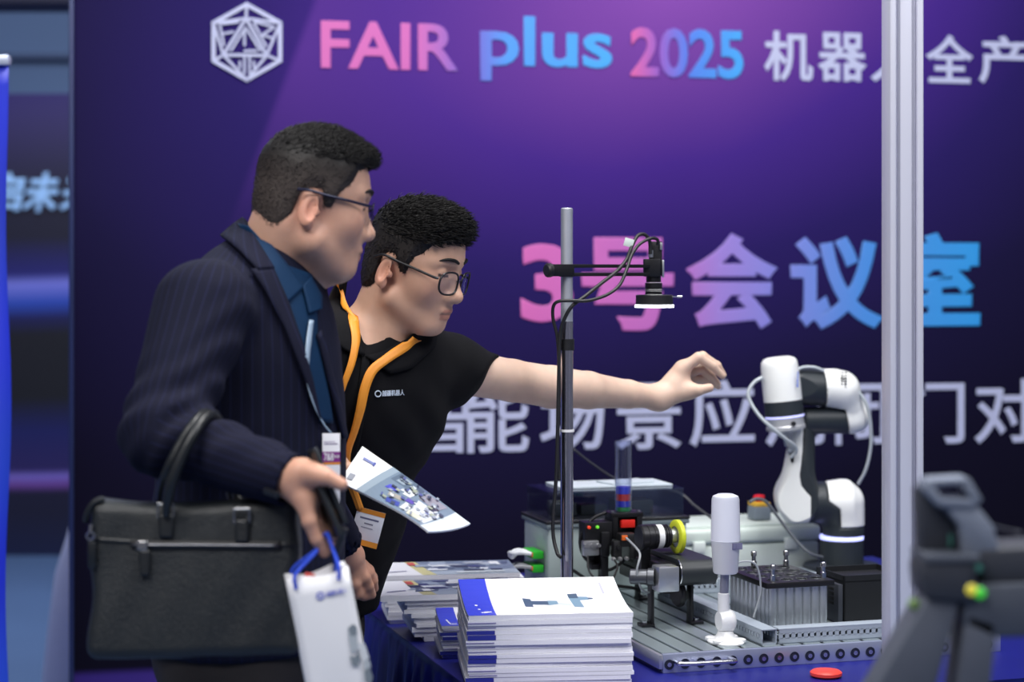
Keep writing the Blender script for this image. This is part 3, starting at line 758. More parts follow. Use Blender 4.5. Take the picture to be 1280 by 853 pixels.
x = MB(); x.lathe((-.012, .003, wz+.002), (1, .05, 0), [(0, 0), (.014, 0), (.014, .014), (.010, .016), (0, .016)], 28, cap=False); x.build('hub', M_alu, en)
x = MB(); x.lathe((.001, .0036, wz), (1, .05, 0), [(.021, 0), (.030, 0), (.033, .002), (.033, .010), (.030, .012), (.021, .012), (.021, 0)], 40, cap=False); x.build('wheel_tyre', mat('yellow_rubber', srgb(204, 214, 50), .4), en)
x = MB(); x.lathe((.004, .0036, wz), (1, .05, 0), [(0, 0), (.0215, 0), (.0215, .005), (0, .005)], 32, cap=False); x.build('wheel_disc', M_alu, en)
x = MB(); x.box((-.055, .018, -.006), (.02, .012, .058), .002); x.box((-.055, .03, -.012), (.02, .03, .008), .002); x.build('mount', M_blackm, en)
x = MB(); x.box((.002, .058, .018), (.042, .03, .012), .002); x.lathe((.004, .055, .024), (0, 0, 1), [(.005, 0), (.005, .003), (0, .003)], 12, cap=False); x.build('sensor_bracket', M_blackm, en)
# ---------------------------------------------------------------- feeder with clear tube of discs
fd = local_thing('disc_feeder', .12, .528, PZ+BZ1, 'black feeder block holding a clear upright tube', 'feeder')
tb0 = CH-(640-HZ)*3.95/F-(PZ+BZ1); tb1 = CH-(551-HZ)*3.95/F-(PZ+BZ1)
x = MB(); R0 = .0178
x.lathe((0, 0, 0), (0, 0, 1), [(R0, tb0), (R0, tb1), (R0-.0018, tb1), (R0-.0018, tb0)], 40, cap=False); x.build('tube', M_glass, fd)
x = MB(); x.box((0, 0, tb0-.004), (.070, .05, .010), .0015); x.box((-.026, 0, tb0/2+.002), (.012, .05, tb0-.008), .0015); x.box((.027, 0, tb0/2+.002), (.012, .05, tb0-.008), .0015); x.box((0, .02, tb0/2+.002), (.06, .01, tb0-.008), .001)
x.build('block', M_blackm, fd)
x = MB(); x.box((.002, -.018, tb0-.022), (.030, .012, .016), .001); x.build('red_slide', mat('red_plastic', srgb(230, 40, 30), .4), fd)
x = MB()
for sx in (-1, 1): x.lathe((sx*.028, -.014, tb0+.001), (0, 0, 1), [(.0042, 0), (.0042, .003), (.002, .003), (.002, .001), (0, .001)], 12, cap=False)
x.build('screws', M_steel, fd)
x = MB(); x.box((-.065, -.012, tb0-.040), (.060, .040, .050), .002); x.box((-.052, -.030, tb0-.060), (.018, .018, .05), .002); x.build('air_cylinder', M_blackm, fd)
x = MB(); x.box((-.085, -.036, tb0-.066), (.034, .016, .03), .002)
for k in range(3): x.cyl((-.098+k*.014, -.044, tb0-.06), (-.098+k*.014, -.05, tb0-.06), .004, 10)
x.build('fittings', mat('fitting_steel', (.5, .5, .52), .3, .8), fd)
for k, (c, n_) in enumerate((((240, 70, 40), 'red_lamp'), ((120, 230, 60), 'green_lamp'))):
    x = MB(); x.lathe((-.088+k*.018, -.036, tb0-.024), (0, -1, 0), [(.0032, 0), (.0032, .005), (.002, .006), (0, .006)], 12, cap=False); x.build(n_, mat(n_, srgb(*c), .4, emit=srgb(*c), es=.4), fd)
x = MB(); x.box((-.012, -.05, tb0-.05), (.034, .03, .026), .002); x.box((.0, -.062, tb0-.072), (.02, .018, .03), .002); x.build('photo_sensor', M_black, fd)
x = MB(); x.box((-.022, -.067, tb0-.044), (.012, .005, .010), .001); x.build('sensor_tab', mat('orange_tab', srgb(235, 110, 40), .4), fd)
x = MB(); x.box((-.052, -.03, -.055), (.014, .012, .15), .001); x.build('stand_post', M_blackm, fd)
x = MB(); x.box((-.062, .004, -.020), (.030, .010, .070), .001); x.box((-.064, -.006, -.050), (.026, .030, .010), .001); x.build('bracket_plate', M_blackm, fd)
x = MB(); x.box((-.034, -.052, -.010), (.018, .020, .034), .002); x.cyl((-.034, -.064, -.004), (-.034, -.070, -.004), .0045, 12); x.build('valve', M_black, fd)
for k in range(3):
    x = MB(); x.lathe((-.046+k*.014, -.064, tb0-.086), (0, -1, 0), [(.0042, 0), (.0042, .008), (.0028, .010), (0, .010)], 12, cap=False); x.build('air_fitting', mat('fitting_steel', (.5, .5, .52), .3, .8), fd)
x = MB(); x.tube(smooth_path([(-.045, -.07, tb0-.086), (-.05, -.10, tb0-.10), (-.075, -.11, tb0-.13), (-.10, -.08, tb0-.11), (-.095, -.05, tb0-.08)], 6), .0022, 8); x.build('air_tube', M_cable, fd)
for k, (c, lab) in enumerate((((34, 150, 74), 'green disc at the bottom of the clear feeder tube'), ((52, 60, 200), 'blue disc between the green and the red one in the tube'), ((214, 54, 50), 'red disc between the two blue ones in the tube'), ((66, 78, 220), 'blue disc on top of the discs in the clear tube'))):
    hgt = .0105; z_ = tb0+.0015+sum((.0088, .0128, .0140, .0150)[:k]); h_ = (.0086, .0126, .0138, .0148)[k]
    d_ = empty('disc', tuple(from_loc(.12, .528, PZ+BZ1+z_)), TA)
    x = MB(); x.lathe((0, 0, 0), (0, 0, 1), [(0, 0), (.0142, 0), (.0150, .0008), (.0150, h_-.0008), (.0142, h_), (0, h_)], 32, cap=False)
    bpy.data.objects.remove(d_)
    o_ = x.build('disc', mat('disc_%d' % k, srgb(*c), .35)); o_.location = tuple(from_loc(.12, .528, PZ+BZ1+z_)); tag(o_, lab, 'disc', 'discs in the tube')
# ---------------------------------------------------------------- finned aluminium block with black plate and pegs
p_ = to_loc(P(961, 792, 3.62)); BW, BD, BH = .125, .19, .083
fb_ = local_thing('finned_block', p_[0], p_[1], PZ, 'ribbed silver aluminium block under a black peg plate', 'fixture block')
x = MB(); x.box((BW/2, BD/2, BH/2), (BW-.008, BD-.008, BH)); x.build('core', mat('block_core', (.40, .42, .45), .4, .8), fb_)
r_ = None
for i in range(7):
    xx = .010+i*(BW-.020)/6
    if r_ is None:
        q = MB(); q.lathe((0, 0, 0), (0, 0, 1), [(.0085, 0), (.0085, BH)], 16); ro = q.build('rib', M_alu, fb_); r_ = ro.data
    else: ro = link('rib', r_, None, fb_)
    ro.location = (xx, .0068, 0)
for i in range(9):
    ro = link('rib', r_, None, fb_); ro.location = (.0068, .014+i*(BD-.028)/8, 0)
pl = MB(); pl.box((BW/2, BD/2, BH+.0055), (BW+.016, BD+.016, .011), .0015); ple = pl.build('plate', M_blackm, fb_)
for i in range(4):
    for j in range(4):
        q = MB(); q.lathe((.018+i*.030, .022+j*.048, BH+.0108), (0, 0, 1), [(.0125, 0), (.0115, .0014), (.0095, .0014), (.009, .0002), (0, .0002)], 20, cap=False); q.build('socket_rim', mat('socket_rim', (.05, .055, .06), .25, .6), ple)
for (a_, b_) in ((.012, .008), (BW-.006, .012), (.050, BD-.010), (BW-.01, BD-.02)):
    q = MB(); q.lathe((a_, b_, BH+.011), (0, 0, 1), [(.0058, 0), (.0058, .012), (.0042, .013), (.0042, .022), (.0058, .0225), (.0058, .030), (.0045, .032), (0, .032)], 18, cap=False); q.build('peg', M_steel, fb_)
# ---------------------------------------------------------------- black bin
p_ = to_loc(P(1042, 781, 3.72)); KW, KD = .135, .12
KZ = CH-(706-HZ)*3.85/F-PZ
kb = local_thing('black_bin', p_[0]+.012, p_[1]-.02, PZ, 'tall black sheet-metal box with side vents beside the ribbed block', 'box')
x = MB(); t_ = .003
x.box((KW/2, t_/2, KZ/2), (KW, t_, KZ)); x.box((KW/2, KD-t_/2, KZ/2), (KW, t_, KZ)); x.box((t_/2, KD/2, KZ/2), (t_, KD, KZ)); x.box((KW-t_/2, KD/2, KZ/2), (t_, KD, KZ)); x.box((KW/2, KD/2, t_/2), (KW, KD, t_)); x.box((KW/2, KD/2, KZ-.012), (KW, KD, t_))
x.build('body', mat('bin_black', (.010, .011, .014), .5, .2), kb)
x = MB(); x.box((-.006, KD/2-.004, KZ*.42), (.010, KD*.9, KZ*.8), .001); x.build('side_panel', mat('bin_side', (.05, .055, .07), .45, .3), kb)
for i in range(4):
    for j in range(2):
        q = MB(); q.box((-.0115, KD*(.28+j*.36), KZ*(.40+i*.10)), (.001, KD*.2, .0055), .0004); q.build('vent_slot', mat('vent_black', (.004, .004, .005), .6), kb)
# ---------------------------------------------------------------- grey enclosure with clear lid
p_ = to_loc(P(685, 742, 4.05)); EW, ED = .315, .17; EH = CH-(655-HZ)*4.05/F-PZ; LZ = CH-(617-HZ)*4.05/F-PZ
eb = local_thing('clear_lid_enclosure', p_[0], p_[1], PZ, 'grey electrical enclosure with a transparent lid behind the steel pole', 'enclosure')
x = MB(); x.box((EW/2, ED/2, EH/2), (EW, ED, EH), .006, seg=3); x.build('body', M_greybox, eb)
x = MB(); x.box((EW/2, ED/2, EH-.006), (EW+.010, ED+.010, .010), .003); x.build('flange', mat('flange_grey', srgb(120, 132, 138), .4), eb)
x = MB(); x.box((EW/2, ED/2, EH+.002), (EW+.012, ED+.012, .006), .002); x.build('seal', M_black, eb)
def lid(z0, z1, t=.003):
    vs = []; m = MB()
    m.box((EW/2, .006, (z0+z1)/2), (EW-.012, t, z1-z0)); m.box((EW/2, ED-.006, (z0+z1)/2), (EW-.012, t, z1-z0))
    m.box((.006, ED/2, (z0+z1)/2), (t, ED-.018, z1-z0)); m.box((EW-.006, ED/2, (z0+z1)/2), (t, ED-.018, z1-z0)); m.box((EW/2, ED/2, z1), (EW-.009, ED-.009, t)); return m
lid(EH+.005, LZ).build('clear_lid', M_lid, eb)
x = MB(); x.box((.06, .09, EH+.02), (.05, .06, .03), .003); x.box((.13, .10, EH+.016), (.06, .05, .022), .003); x.box((.22, .09, EH+.02), (.08, .07, .03), .003); x.build('inner_modules', mat('module_dark', (.05, .055, .06), .5), eb)
x = MB(); x.box((EW*.55, ED*.6, LZ+.004), (EW*.8, ED*.7, .004), .001); x.box((EW*.66, ED*.55, LZ+.008), (EW*.34, ED*.4, .005), .001, rotz(.2)); x.build('film_sheen', mat('lid_film_sheen', srgb(196, 206, 214), .5), eb)  # pale sheets for the lid's film, its whitish reflection put into their colour
# green terminal plugs and the wires into them
for k, (u, v, lab) in enumerate(((664, 689, 'upper'), (666, 706, 'lower'))):
    c = to_loc(P(684, v+3, 4.09)); cx, cy, cz = c
    gp = empty('terminal_plug', tuple(from_loc(p_[0]-.004, p_[1]+.065, cz)), TA, '%s green terminal plug on the side of the grey enclosure' % lab, 'connector', 'green terminal plugs')
    x = MB(); x.box((-.012, -.014, 0), (.024, .068, .016), .001); x.build('housing', mat('terminal_green', srgb(40, 176, 44), .4), gp)
    for i in range(6):
        q = MB(); q.box((-.0245, -.044+i*.011, .001), (.003, .007, .009), .0005); q.build('wire_entry', mat('terminal_orange', srgb(226, 96, 60), .5), gp)
    q = MB()
    for i in range(7):
        a_ = V3(-.024, -.042+i*.010, .002); b_ = V3(-.046, -.030+i*.006, .004+.003*math.sin(i*2)); c2 = V3(-.060, -.02+i*.004, -.002+.003*math.cos(i*3)-.002*(i % 2)); d2 = V3(-.050, .03, -.004)
        q.tube(smooth_path([a_, b_, c2, d2], 5), .0042, 7)
    q.build('wire_bundle', mat('wire_white', srgb(214, 216, 222), .5) if k == 0 else mat('wire_grey', srgb(150, 152, 158), .5), gp)
# ---------------------------------------------------------------- pale box with clasp lid, behind on the table
p_ = to_loc(P(834, 722, 4.42)); QW, QD = .385, .20; QZ = CH-(655-HZ)*4.5/F-TZ
qb = local_thing('pale_case', p_[0], max(p_[1], PW+.03), TZ, 'pale green-white plastic case with a clasped lid behind the conveyor', 'case')
x = MB(); x.box((QW/2, QD/2, QZ*.32), (QW, QD, QZ*.64), .008, seg=3); x.build('body', M_greybox2, qb)
x = MB(); x.box((QW/2, QD/2, QZ*.80), (QW+.008, QD+.008, QZ*.30), .010, seg=3); x.box((QW/2, QD/2, QZ*.97), (QW*.93, QD*.9, .008), .003); x.build('lid', M_greybox2, qb)
for sx in (.2, .8):
    x = MB(); x.box((QW*sx, -.006, QZ*.62), (.030, .008, .026), .002); x.build('clasp', mat('clasp_white', srgb(224, 232, 228), .4), qb)
eS = local_thing('stop_button_box', p_[0]+.262, max(p_[1], PW+.03)+.07, TZ+QZ+.0025, 'grey and yellow box with red emergency stop button on the pale case', 'push button')
x = MB(); x.box((0, 0, .016), (.042, .045, .032), .003); x.build('box', mat('estop_grey', srgb(120, 130, 142), .5), eS)
x = MB(); x.box((0, 0, .037), (.040, .043, .010), .002); x.build('yellow_lid', mat('estop_yellow', srgb(228, 180, 60), .5), eS)
x = MB(); x.lathe((0, 0, .042), (0, 0, 1), [(.008, 0), (.008, .006), (.014, .008), (.014, .013), (.010, .016), (0, .017)], 24, cap=False); x.build('mushroom_button', mat('estop_red', srgb(216, 34, 40), .35), eS)
# red cap lying on the cloth in front
c = on_z(1036, 851, TZ)
x = MB(); x.lathe((0, 0, 0), (0, 0, 1), [(0, 0), (.024, 0), (.028, .003), (.028, .008), (.024, .011), (.014, .013), (0, .0135)], 32, cap=False)
o_ = x.build('red_button', mat('cap_red', srgb(236, 70, 60), .4)); o_.location = (c[0], c[1]+.03, TZ+.0006); tag(o_, 'round red button lying on the blue tablecloth', 'button')
# ---------------------------------------------------------------- steel pole with camera arm and ring light
pp = P(708.5, 800, 3.635); ptop = P(708, 260, 3.635)[2]
cs_ = empty('camera_stand', (pp[0], pp[1], TZ), 0, 'tall polished steel pole carrying a black camera arm', 'camera stand')
def cl(u, v, d): return P(u, v, d)-V3(pp[0], pp[1], TZ)
x = MB(); x.lathe((0, 0, .0), (0, 0, 1), [(.034, 0), (.034, .006), (.030, .009), (.015, .010), (.015, .03), (0, .03)], 32, cap=False); x.build('base_flange', M_blackm, cs_)
rp = .0122; H_ = ptop-TZ
x = MB(); x.lathe((0, 0, 0), (0, 0, 1), [(rp, .01), (rp, H_-.215-.0)], 32); x.build('lower_pole', mat('chrome_pole', (.62, .60, .66), .18, 1), cs_)
x = MB(); x.lathe((0, 0, 0), (0, 0, 1), [(rp-.0008, H_-.216), (rp-.0008, H_-.002), (rp-.003, H_), (0, H_)], 32, cap=False); x.build('upper_pole', mat('satin_pole', (.50, .52, .58), .5, .7), cs_)
for v0, v1, m_, n_ in ((424, 438, M_black, 'clamp_band'), (537, 540, M_white, 'cable_tie'), (334, 346, M_blackm, 'arm_clamp')):
    x = MB(); z0, z1 = cl(708, v1, 3.635)[2], cl(708, v0, 3.635)[2]; x.lathe((0, 0, 0), (0, 0, 1), [(rp, z0), (rp+.0022, z0), (rp+.0022, z1), (rp, z1)], 32, cap=False); x.build(n_, m_, cs_)
a0 = cl(688, 339, 3.600); a1 = cl(828, 339, 3.76); dirv = nrm((a1-a0)*[1, 1, 0]); Ra = np.stack((dirv, np.cross((0, 0, 1), dirv), (0, 0, 1)), 1)
za = cl(700, 338, 3.62)[2]; La = np.linalg.norm((a1-a0)[:2]); mid = (a0+a1)/2; mid[2] = za
fr = -(Ra[:, 1])*.019*1.0
x = MB()
for dz in (.0080, -.0080): x.box(mid+V3(0, 0, dz)+fr*0, (La, .009, .0068), .0006, Ra)
x.box(a0*[1, 1, 0]+V3(0, 0, za)+dirv*.025, (.055, .010, .0225), .001, Ra)
ar = x.build('slotted_arm', M_blackm, cs_)
x = MB(); q_ = a0*[1, 1, 0]+V3(0, 0, za); x.lathe(q_-dirv*.008-V3(0, 0, 0), dirv, [(0, -.002), (.010, -.002), (.0135, .001), (.0135, .008), (.010, .010), (0, .010)], 12, cap=False); x.build('clamp_knob', M_black, cs_)
dc = 3.755
vc = empty('inspection_camera', tuple(P(817, 340, dc)), 0, 'black machine-vision camera with lens on the pole arm', 'camera')
def cc(u, v): return P(u, v, dc)-P(817, 340, dc)
def vz(v): return cc(817, v)[2]
x = MB(); x.box((.004, .006, vz(322)), (.024, .026, vz(302)-vz(342)), .001); x.build('camera_body', M_black, vc)
x = MB(); x.box((-.004, -.004, vz(335)), (.032, .030, vz(324)-vz(346)), .0015); x.build('clamp_block', M_blackm, vc)
x = MB(); x.lathe((0, 0, 0), (0, 0, 1), [(0, vz(353)), (.0145, vz(353)), (.0145, vz(345)), (0, vz(345))], 28, cap=False); x.build('mount_ring', M_blackm, vc)
x = MB(); x.lathe((0, 0, 0), (0, 0, 1), [(0, vz(369)), (.0165, vz(369)), (.0165, vz(366)), (.0155, vz(365.5)), (.0165, vz(365)), (.0165, vz(361)), (.0155, vz(360.5)), (.0168, vz(360)), (.0168, vz(354)), (0, vz(353.5))], 32, cap=False); x.build('lens', M_blackm, vc)
x = MB()
for v in (353.5, 362, 364, 368.5): x.lathe((0, 0, vz(v)), (0, 0, 1), [(.0166, -.0004), (.0171, 0), (.0166, .0004)], 32, cap=False)
x.build('lens_marks', M_white, vc)
x = MB(); x.cyl((-.006, -.008, vz(322)), (-.006, -.008, vz(313)), .005, 14); x.box((.018, -.006, vz(336)), (.004, .012, .034), .001); x.box((.014, -.008, vz(308)), (.005, .010, .014), .001); x.build('connector', M_alu, vc)
rl = empty('ring_light', tuple(P(818, 377, dc)), 0, 'black ring light glowing white underneath the camera lens', 'ring light')
def rz_(v): return P(818, v, dc)[2]-P(818, 377, dc)[2]
Rr = .0365
x = MB(); x.lathe((0, 0, 0), (0, 0, 1), [(.020, rz_(381)), (Rr, rz_(381)), (Rr, rz_(369.5)), (Rr-.002, rz_(368.6)), (.016, rz_(368.6)), (.016, rz_(381))], 44, cap=False); x.build('housing', M_black, rl)
x = MB(); x.lathe((0, 0, 0), (0, 0, 1), [(.020, rz_(384.5)), (Rr+.0016, rz_(384.5)), (Rr+.002, rz_(383)), (Rr+.0016, rz_(381.2)), (.020, rz_(381.2))], 44, cap=False); x.build('diffuser', mat('ring_diffuser', (.9, .92, 1), .4, emit=(.92, .95, 1), es=5), rl)
x = MB(); x.cyl((Rr, -.004, rz_(371)), (Rr+.008, -.004, rz_(371)), .0012, 8); x.cyl((Rr+.008, -.004, rz_(371)), (Rr+.017, -.004, rz_(371)), .0022, 10); x.build('thumb_screw', M_steel, rl)
# cables on the camera arm
kc = empty('camera_cable', tuple(P(708, 430, 3.6)), 0, 'two black cables looping from the camera down the steel pole', 'cable')
def kk(pts): return [P(*q)-P(708, 430, 3.6) for q in pts]
x = MB(); x.tube(smooth_path(kk([(822, 306, 3.74), (822, 300, 3.735), (814, 298, 3.725), (800, 305, 3.71), (790, 318, 3.69), (783, 338, 3.66), (774, 357, 3.64), (758, 369, 3.62), (735, 376, 3.60), (715, 376, 3.595), (698, 377, 3.60), (691.5, 384, 3.61), (691.5, 400, 3.615), (697, 425, 3.615), (699, 480, 3.615), (697, 560, 3.615), (699, 600, 3.615)]), 6), .0032, 10); x.build('power_cable', M_cable, kc)
x = MB(); x.tube(smooth_path(kk([(813, 318, 3.735), (812, 302, 3.735), (806, 293.5, 3.73), (797, 295, 3.72), (789, 310, 3.70), (783, 325, 3.69), (770, 340, 3.665), (752, 354, 3.64), (732, 370, 3.61), (716, 382, 3.60), (706, 398, 3.605), (700, 420, 3.61), (698.5, 470, 3.612), (697, 540, 3.612), (695, 600, 3.612), (691, 660, 3.63), (696, 690, 3.62), (701, 697, 3.61)]), 6), .0036, 10); x.build('data_cable', M_cable, kc)
x = MB(); x.box(kk([(786, 303.5, 3.70)])[0], (.018, .002, .016), .0003, roty(.28)); x.build('paper_tag', mat('tag_paper', srgb(205, 216, 210), .6), kc)
# loose cables by the machine
def mcab(label):
    return empty('machine_cable', tuple(from_loc(.0, .6, PZ)), 0, label, 'cable')
def mk(pts): return [P(*q)-from_loc(.0, .6, PZ) for q in pts]
x = MB(); x.tube(smooth_path(mk([(757, 641, 3.93), (742, 648, 3.92), (730, 662, 3.91), (725, 678, 3.91), (730, 696, 3.91), (742, 706, 3.92), (760, 713, 3.93), (775, 705, 3.93), (783, 696, 3.93)]), 6), .0034, 9); x.build('cable_run', M_cable, mcab('black cable looping from the feeder in front of the grey enclosure'))
x = MB(); x.tube(smooth_path(mk([(716, 713, 3.97), (735, 725, 3.97), (756, 731, 3.97), (790, 735, 3.96), (800, 740, 3.95)]), 6), .0034, 9); x.build('cable_run', M_cable, mcab('black cable running low from the steel pole to the conveyor'))
x = MB(); x.tube(smooth_path(mk([(783, 673, 3.78), (795, 685, 3.72), (800, 695, 3.66), (796, 715, 3.65), (801, 735, 3.66), (810, 741, 3.68), (823, 736, 3.70), (828, 730, 3.70)]), 6), .0022, 8); x.build('cable_run', M_gcable, mcab('thin grey cable hanging in front of the conveyor motor'))
wcab = empty('wall_cable', tuple(P(800, 600, 4.5)), 0, 'thin dark cable drooping behind the clear tube and case', 'cable')
def wk(pts): return [P(*q)-P(800, 600, 4.5) for q in pts]
x = MB(); x.tube(smooth_path(wk([(717, 562, 4.30), (740, 580, 4.35), (768, 598, 4.4), (790, 602, 4.45), (815, 606, 4.45), (850, 617, 4.4), (868, 632, 4.38), (892, 650, 4.38), (905, 662, 4.40)]), 6), .0030, 8); x.build('cable_run', mat('dark_grey_cable', (.05, .05, .06), .5), wcab)
# ================================================================ robot arm
RD = 4.45
rb0 = P(1052, 725, RD); rb0[2] = TZ
ra = empty('robot_arm', tuple(rb0), 0, 'white and charcoal six-axis robot arm with a glowing blue ring at its base', 'robot')
def Q(u, v, d=RD): return P(u, v, d)
def rl_(p): return p-rb0
x = MB(); x.lathe((0, 0, .0), (0, 0, 1), [(0, 0), (.090, 0), (.090, .032), (.086, .037), (.050, .039), (0, .039)], 48, cap=False); x.build('mounting_plate', M_robdark, ra)
zt = rl_(Q(1052, 674))[2]; zu = rl_(Q(1052, 669.5))[2]
x = MB(); x.lathe((0, 0, 0), (0, 0, 1), [(0, .037), (.0505, .037), (.0505, zt), (0, zt)], 48, cap=False); x.build('base', M_robdark, ra)
x = MB(); x.lathe((0, 0, 0), (0, 0, 1), [(0, zt), (.0500, zt), (.0506, zt+.001), (.0506, zu-.001), (.05, zu), (0, zu)], 48, cap=False); x.build('light_ring', mat('ring_blue', (.5, .52, .9), .4, emit=(.42, .46, 1.0), es=1.6), ra)
def cylz(p, c, r, z0, z1, ed=.006):
    q = p-np.asarray(c, np.float32); d = np.sqrt(q[:, 0]**2+q[:, 1]**2)-r
    return smax(d, np.maximum(z0-p[:, 2], p[:, 2]-z1), ed)
def cyla(p, a, b, r, ed=.006, r2=None):
    a = np.asarray(a, np.float32); ba = np.asarray(b, np.float32)-a; L = np.linalg.norm(ba); ax = ba/L; q = p-a; t = q@ax
    rad = np.sqrt(np.maximum((q*q).sum(1)-t*t, 0)); rr_ = r if r2 is None else r+(r2-r)*np.clip(t/L, 0, 1)
    return smax(rad-rr_, np.maximum(-t, t-L), ed)
# shoulder: upright turret with a rounded crown, and the barrel that leaves it to the left
cT = Q(1054, 628); zring = float(Q(1052, 669.5)[2])
def turret(p):
    a = smax(rc(p, cT, cT-V3(0, 0, .2), .0485, .0495), zring-p[:, 2], .003)
    b = cyla(p, cT+V3(.01, 0, 0), Q(1007, 628, RD-.010), .0490, .010)
    return smin(a, b, .020)
def t_split(p):                      # >0 on the white side: a stepped border
    u = 640+F*p[:, 0]/p[:, 1]*1.0; X = p[:, 0]; Zz = p[:, 2]
    lim = np.interp(-Zz, [-float(Q(0, 600)[2]), -float(Q(0, 624)[2]), -float(Q(0, 634)[2]), -float(Q(0, 660)[2])], [float(Q(1032, 0)[0]), float(Q(1032, 0)[0]), float(Q(1046, 0)[0]), float(Q(1048, 0)[0])])
    return X-lim.astype(np.float32)
zc = float(Q(0, 657)[2])
fw = lambda p: np.maximum.reduce([turret(p), -t_split(p), zc-p[:, 2]])
fd2 = lambda p: np.maximum(turret(p)+.0008, -np.maximum(turret(p), 0)+np.minimum(t_split(p)+.002, p[:, 2]-zc+.001))
lo, hi = bounds([Q(1000, 680), Q(1085, 595)], .07)
sdf_obj('turret_cover', fw, lo, hi, .0026, M_robot, ra); sdf_obj('turret', fd2, lo, hi, .0026, M_robdark, ra)
# lower arm
aS, aE = Q(991, 621, RD-.035), Q(1003, 533, RD-.020)
def larm(p):
    a = rc(p, aS, aE, .0345, .0235); b = rc(p, aS+V3(.010, .02, -.004), aS+V3(.0, -.004, -.014), .050, .034)
    c = cyla(p, Q(1012, 628, RD-.012), Q(985, 628, RD-.040), .0485, .02)
    d = rc(p, aS+V3(.02, .005, .03), aE+V3(.005, .01, 0), .032, .024)
    return smin(smin(smin(a, b, .03), c, .02), d, .02)
def l_split(p):
    z = p[:, 2]; lim = np.interp(-z, [-float(Q(0, v)[2]) for v in (525, 560, 592, 604, 612, 618, 660)], [float(Q(u, 0)[0]) for u in (1001, 999, 995, 997, 1003, 1009, 1009)])
    return lim.astype(np.float32)-p[:, 0]
lo, hi = bounds([Q(965, 665), Q(1020, 520)], .06)
sdf_obj('lower_arm_cover', lambda p: np.maximum(larm(p), -l_split(p)), lo, hi, .0026, M_robot, ra)
sdf_obj('lower_arm', lambda p: np.maximum(larm(p)+.0008, l_split(p)+.0008), lo, hi, .0026, M_robdark, ra)
# elbow and upper arm
def elbow(p):
    a = cyla(p, Q(1000, 526, RD-.02), Q(1068, 525, RD+.01), .0325, .012)
    b = rc(p, Q(1069, 521, RD+.012), Q(1052, 488, RD-.01), .030, .040)
    c = cyla(p, Q(990, 483, RD-.035), Q(1048, 486, RD-.010), .0440, .010); d = rc(p, Q(1040, 486, RD-.012), Q(1050, 487, RD-.010), .0445, .0435)
    return a, smin(smin(b, d, .012), rc(p, Q(1069, 524, RD+.012), Q(1072, 520, RD+.012), .031, .030), .01), c
lo, hi = bounds([Q(985, 550), Q(1092, 455)], .07)
def e_white(p):
    a, b, c = elbow(p); X = p[:, 0]
    lim = np.interp(-p[:, 2], [-float(Q(0, v)[2]) for v in (460, 508, 512, 545)], [float(Q(u, 0)[0]) for u in (1027, 1030, 1055, 1062)]).astype(np.float32)
    return np.maximum(smin(smin(b, c, .006), a, .008), lim-X)
def e_dark(p):
    a, b, c = elbow(p); X = p[:, 0]
    lim = np.interp(-p[:, 2], [-float(Q(0, v)[2]) for v in (460, 508, 512, 545)], [float(Q(u, 0)[0]) for u in (1027, 1030, 1055, 1062)]).astype(np.float32)
    return np.maximum(np.minimum(a, c)+.0008, X-lim+.0005)
sdf_obj('upper_arm_cover', e_white, lo, hi, .0026, M_robot, ra); sdf_obj('upper_arm', e_dark, lo, hi, .0026, M_robdark, ra)
vt = MB()
for col_ in range(2):
    for i in range(8):
        q0 = Q(1053+col_*4.5-.6*i*.35, 466+i*3.6, RD-.0535+.0008*abs(i-4)); vt.box(rl_(q0)+V3(0, .0, 0), (.0055, .004, .0030))
vt.build('cooling_slots', mat('slot_dark', (.03, .03, .035), .6), ra)
# wrist
wa, wb_ = Q(973, 446, RD-.06), Q(979, 503, RD-.06); wax = nrm(wb_-wa)
def wp(v): return wa+(wb_-wa)*((v-446)/(503-446))
WR = .0440
L1 = np.linalg.norm(wb_-wa)
x = MB(); x.lathe(rl_(wa), wax, [(0, 0), (.026, .001), (.036, .005), (.0405, .011), (.0425, .02), (WR, .06), (WR, L1-.004), (0, L1-.003)], 48, cap=False); x.build('wrist_cover', M_robot, ra)
l2 = np.linalg.norm(wp(519)-wa); l3 = np.linalg.norm(wp(521.5)-wa); l4 = np.linalg.norm(wp(538)-wa)
x = MB(); x.lathe(rl_(wa), wax, [(WR-.001, L1-.004), (WR+.0003, L1-.003), (WR+.0003, l2), (0, l2)], 48, cap=False); x.build('wrist_band', M_robdark, ra)
x = MB(); x.lathe(rl_(wa), wax, [(WR-.001, l2), (WR+.0006, l2+.0005), (WR+.0006, l3), (0, l3)], 48, cap=False); x.build('wrist_light_ring', mat('wrist_ring', (.55, .56, .9), .4, emit=(.5, .52, 1.0), es=.9), ra)
x = MB(); x.lathe(rl_(wa), wax, [(WR-.002, l3), (WR-.001, l3+.001), (WR-.001, l4-.012), (WR+.001, l4-.010), (WR+.001, l4-.003), (WR-.006, l4), (.012, l4+.006), (0, l4+.006)], 48, cap=False); x.build('tool_flange', mat('flange_silver', (.56, .57, .60), .4, .5), ra)
fp = wa+wax*(l3+.012); x = MB(); x.lathe(rl_(fp)+V3(.012, -WR+.002, 0), (0.2, -1, 0), [(0, 0), (.0055, 0), (.005, .005), (0, .005)], 16, cap=False); x.build('flange_button', M_black, ra)
tp = wa+wax*(l4+.002)
x = MB(); x.cyl(rl_(tp)+V3(.004, 0, 0), rl_(tp)+V3(.012, 0, -.050), .0075, 14); x.cyl(rl_(tp)+V3(-.006, -.004, 0), rl_(tp)+V3(.002, -.004, -.034), .006, 12); x.box(rl_(tp)+V3(.010, -.004, -.035), (.016, .014, .02), .003); x.build('tool', M_alu, ra)
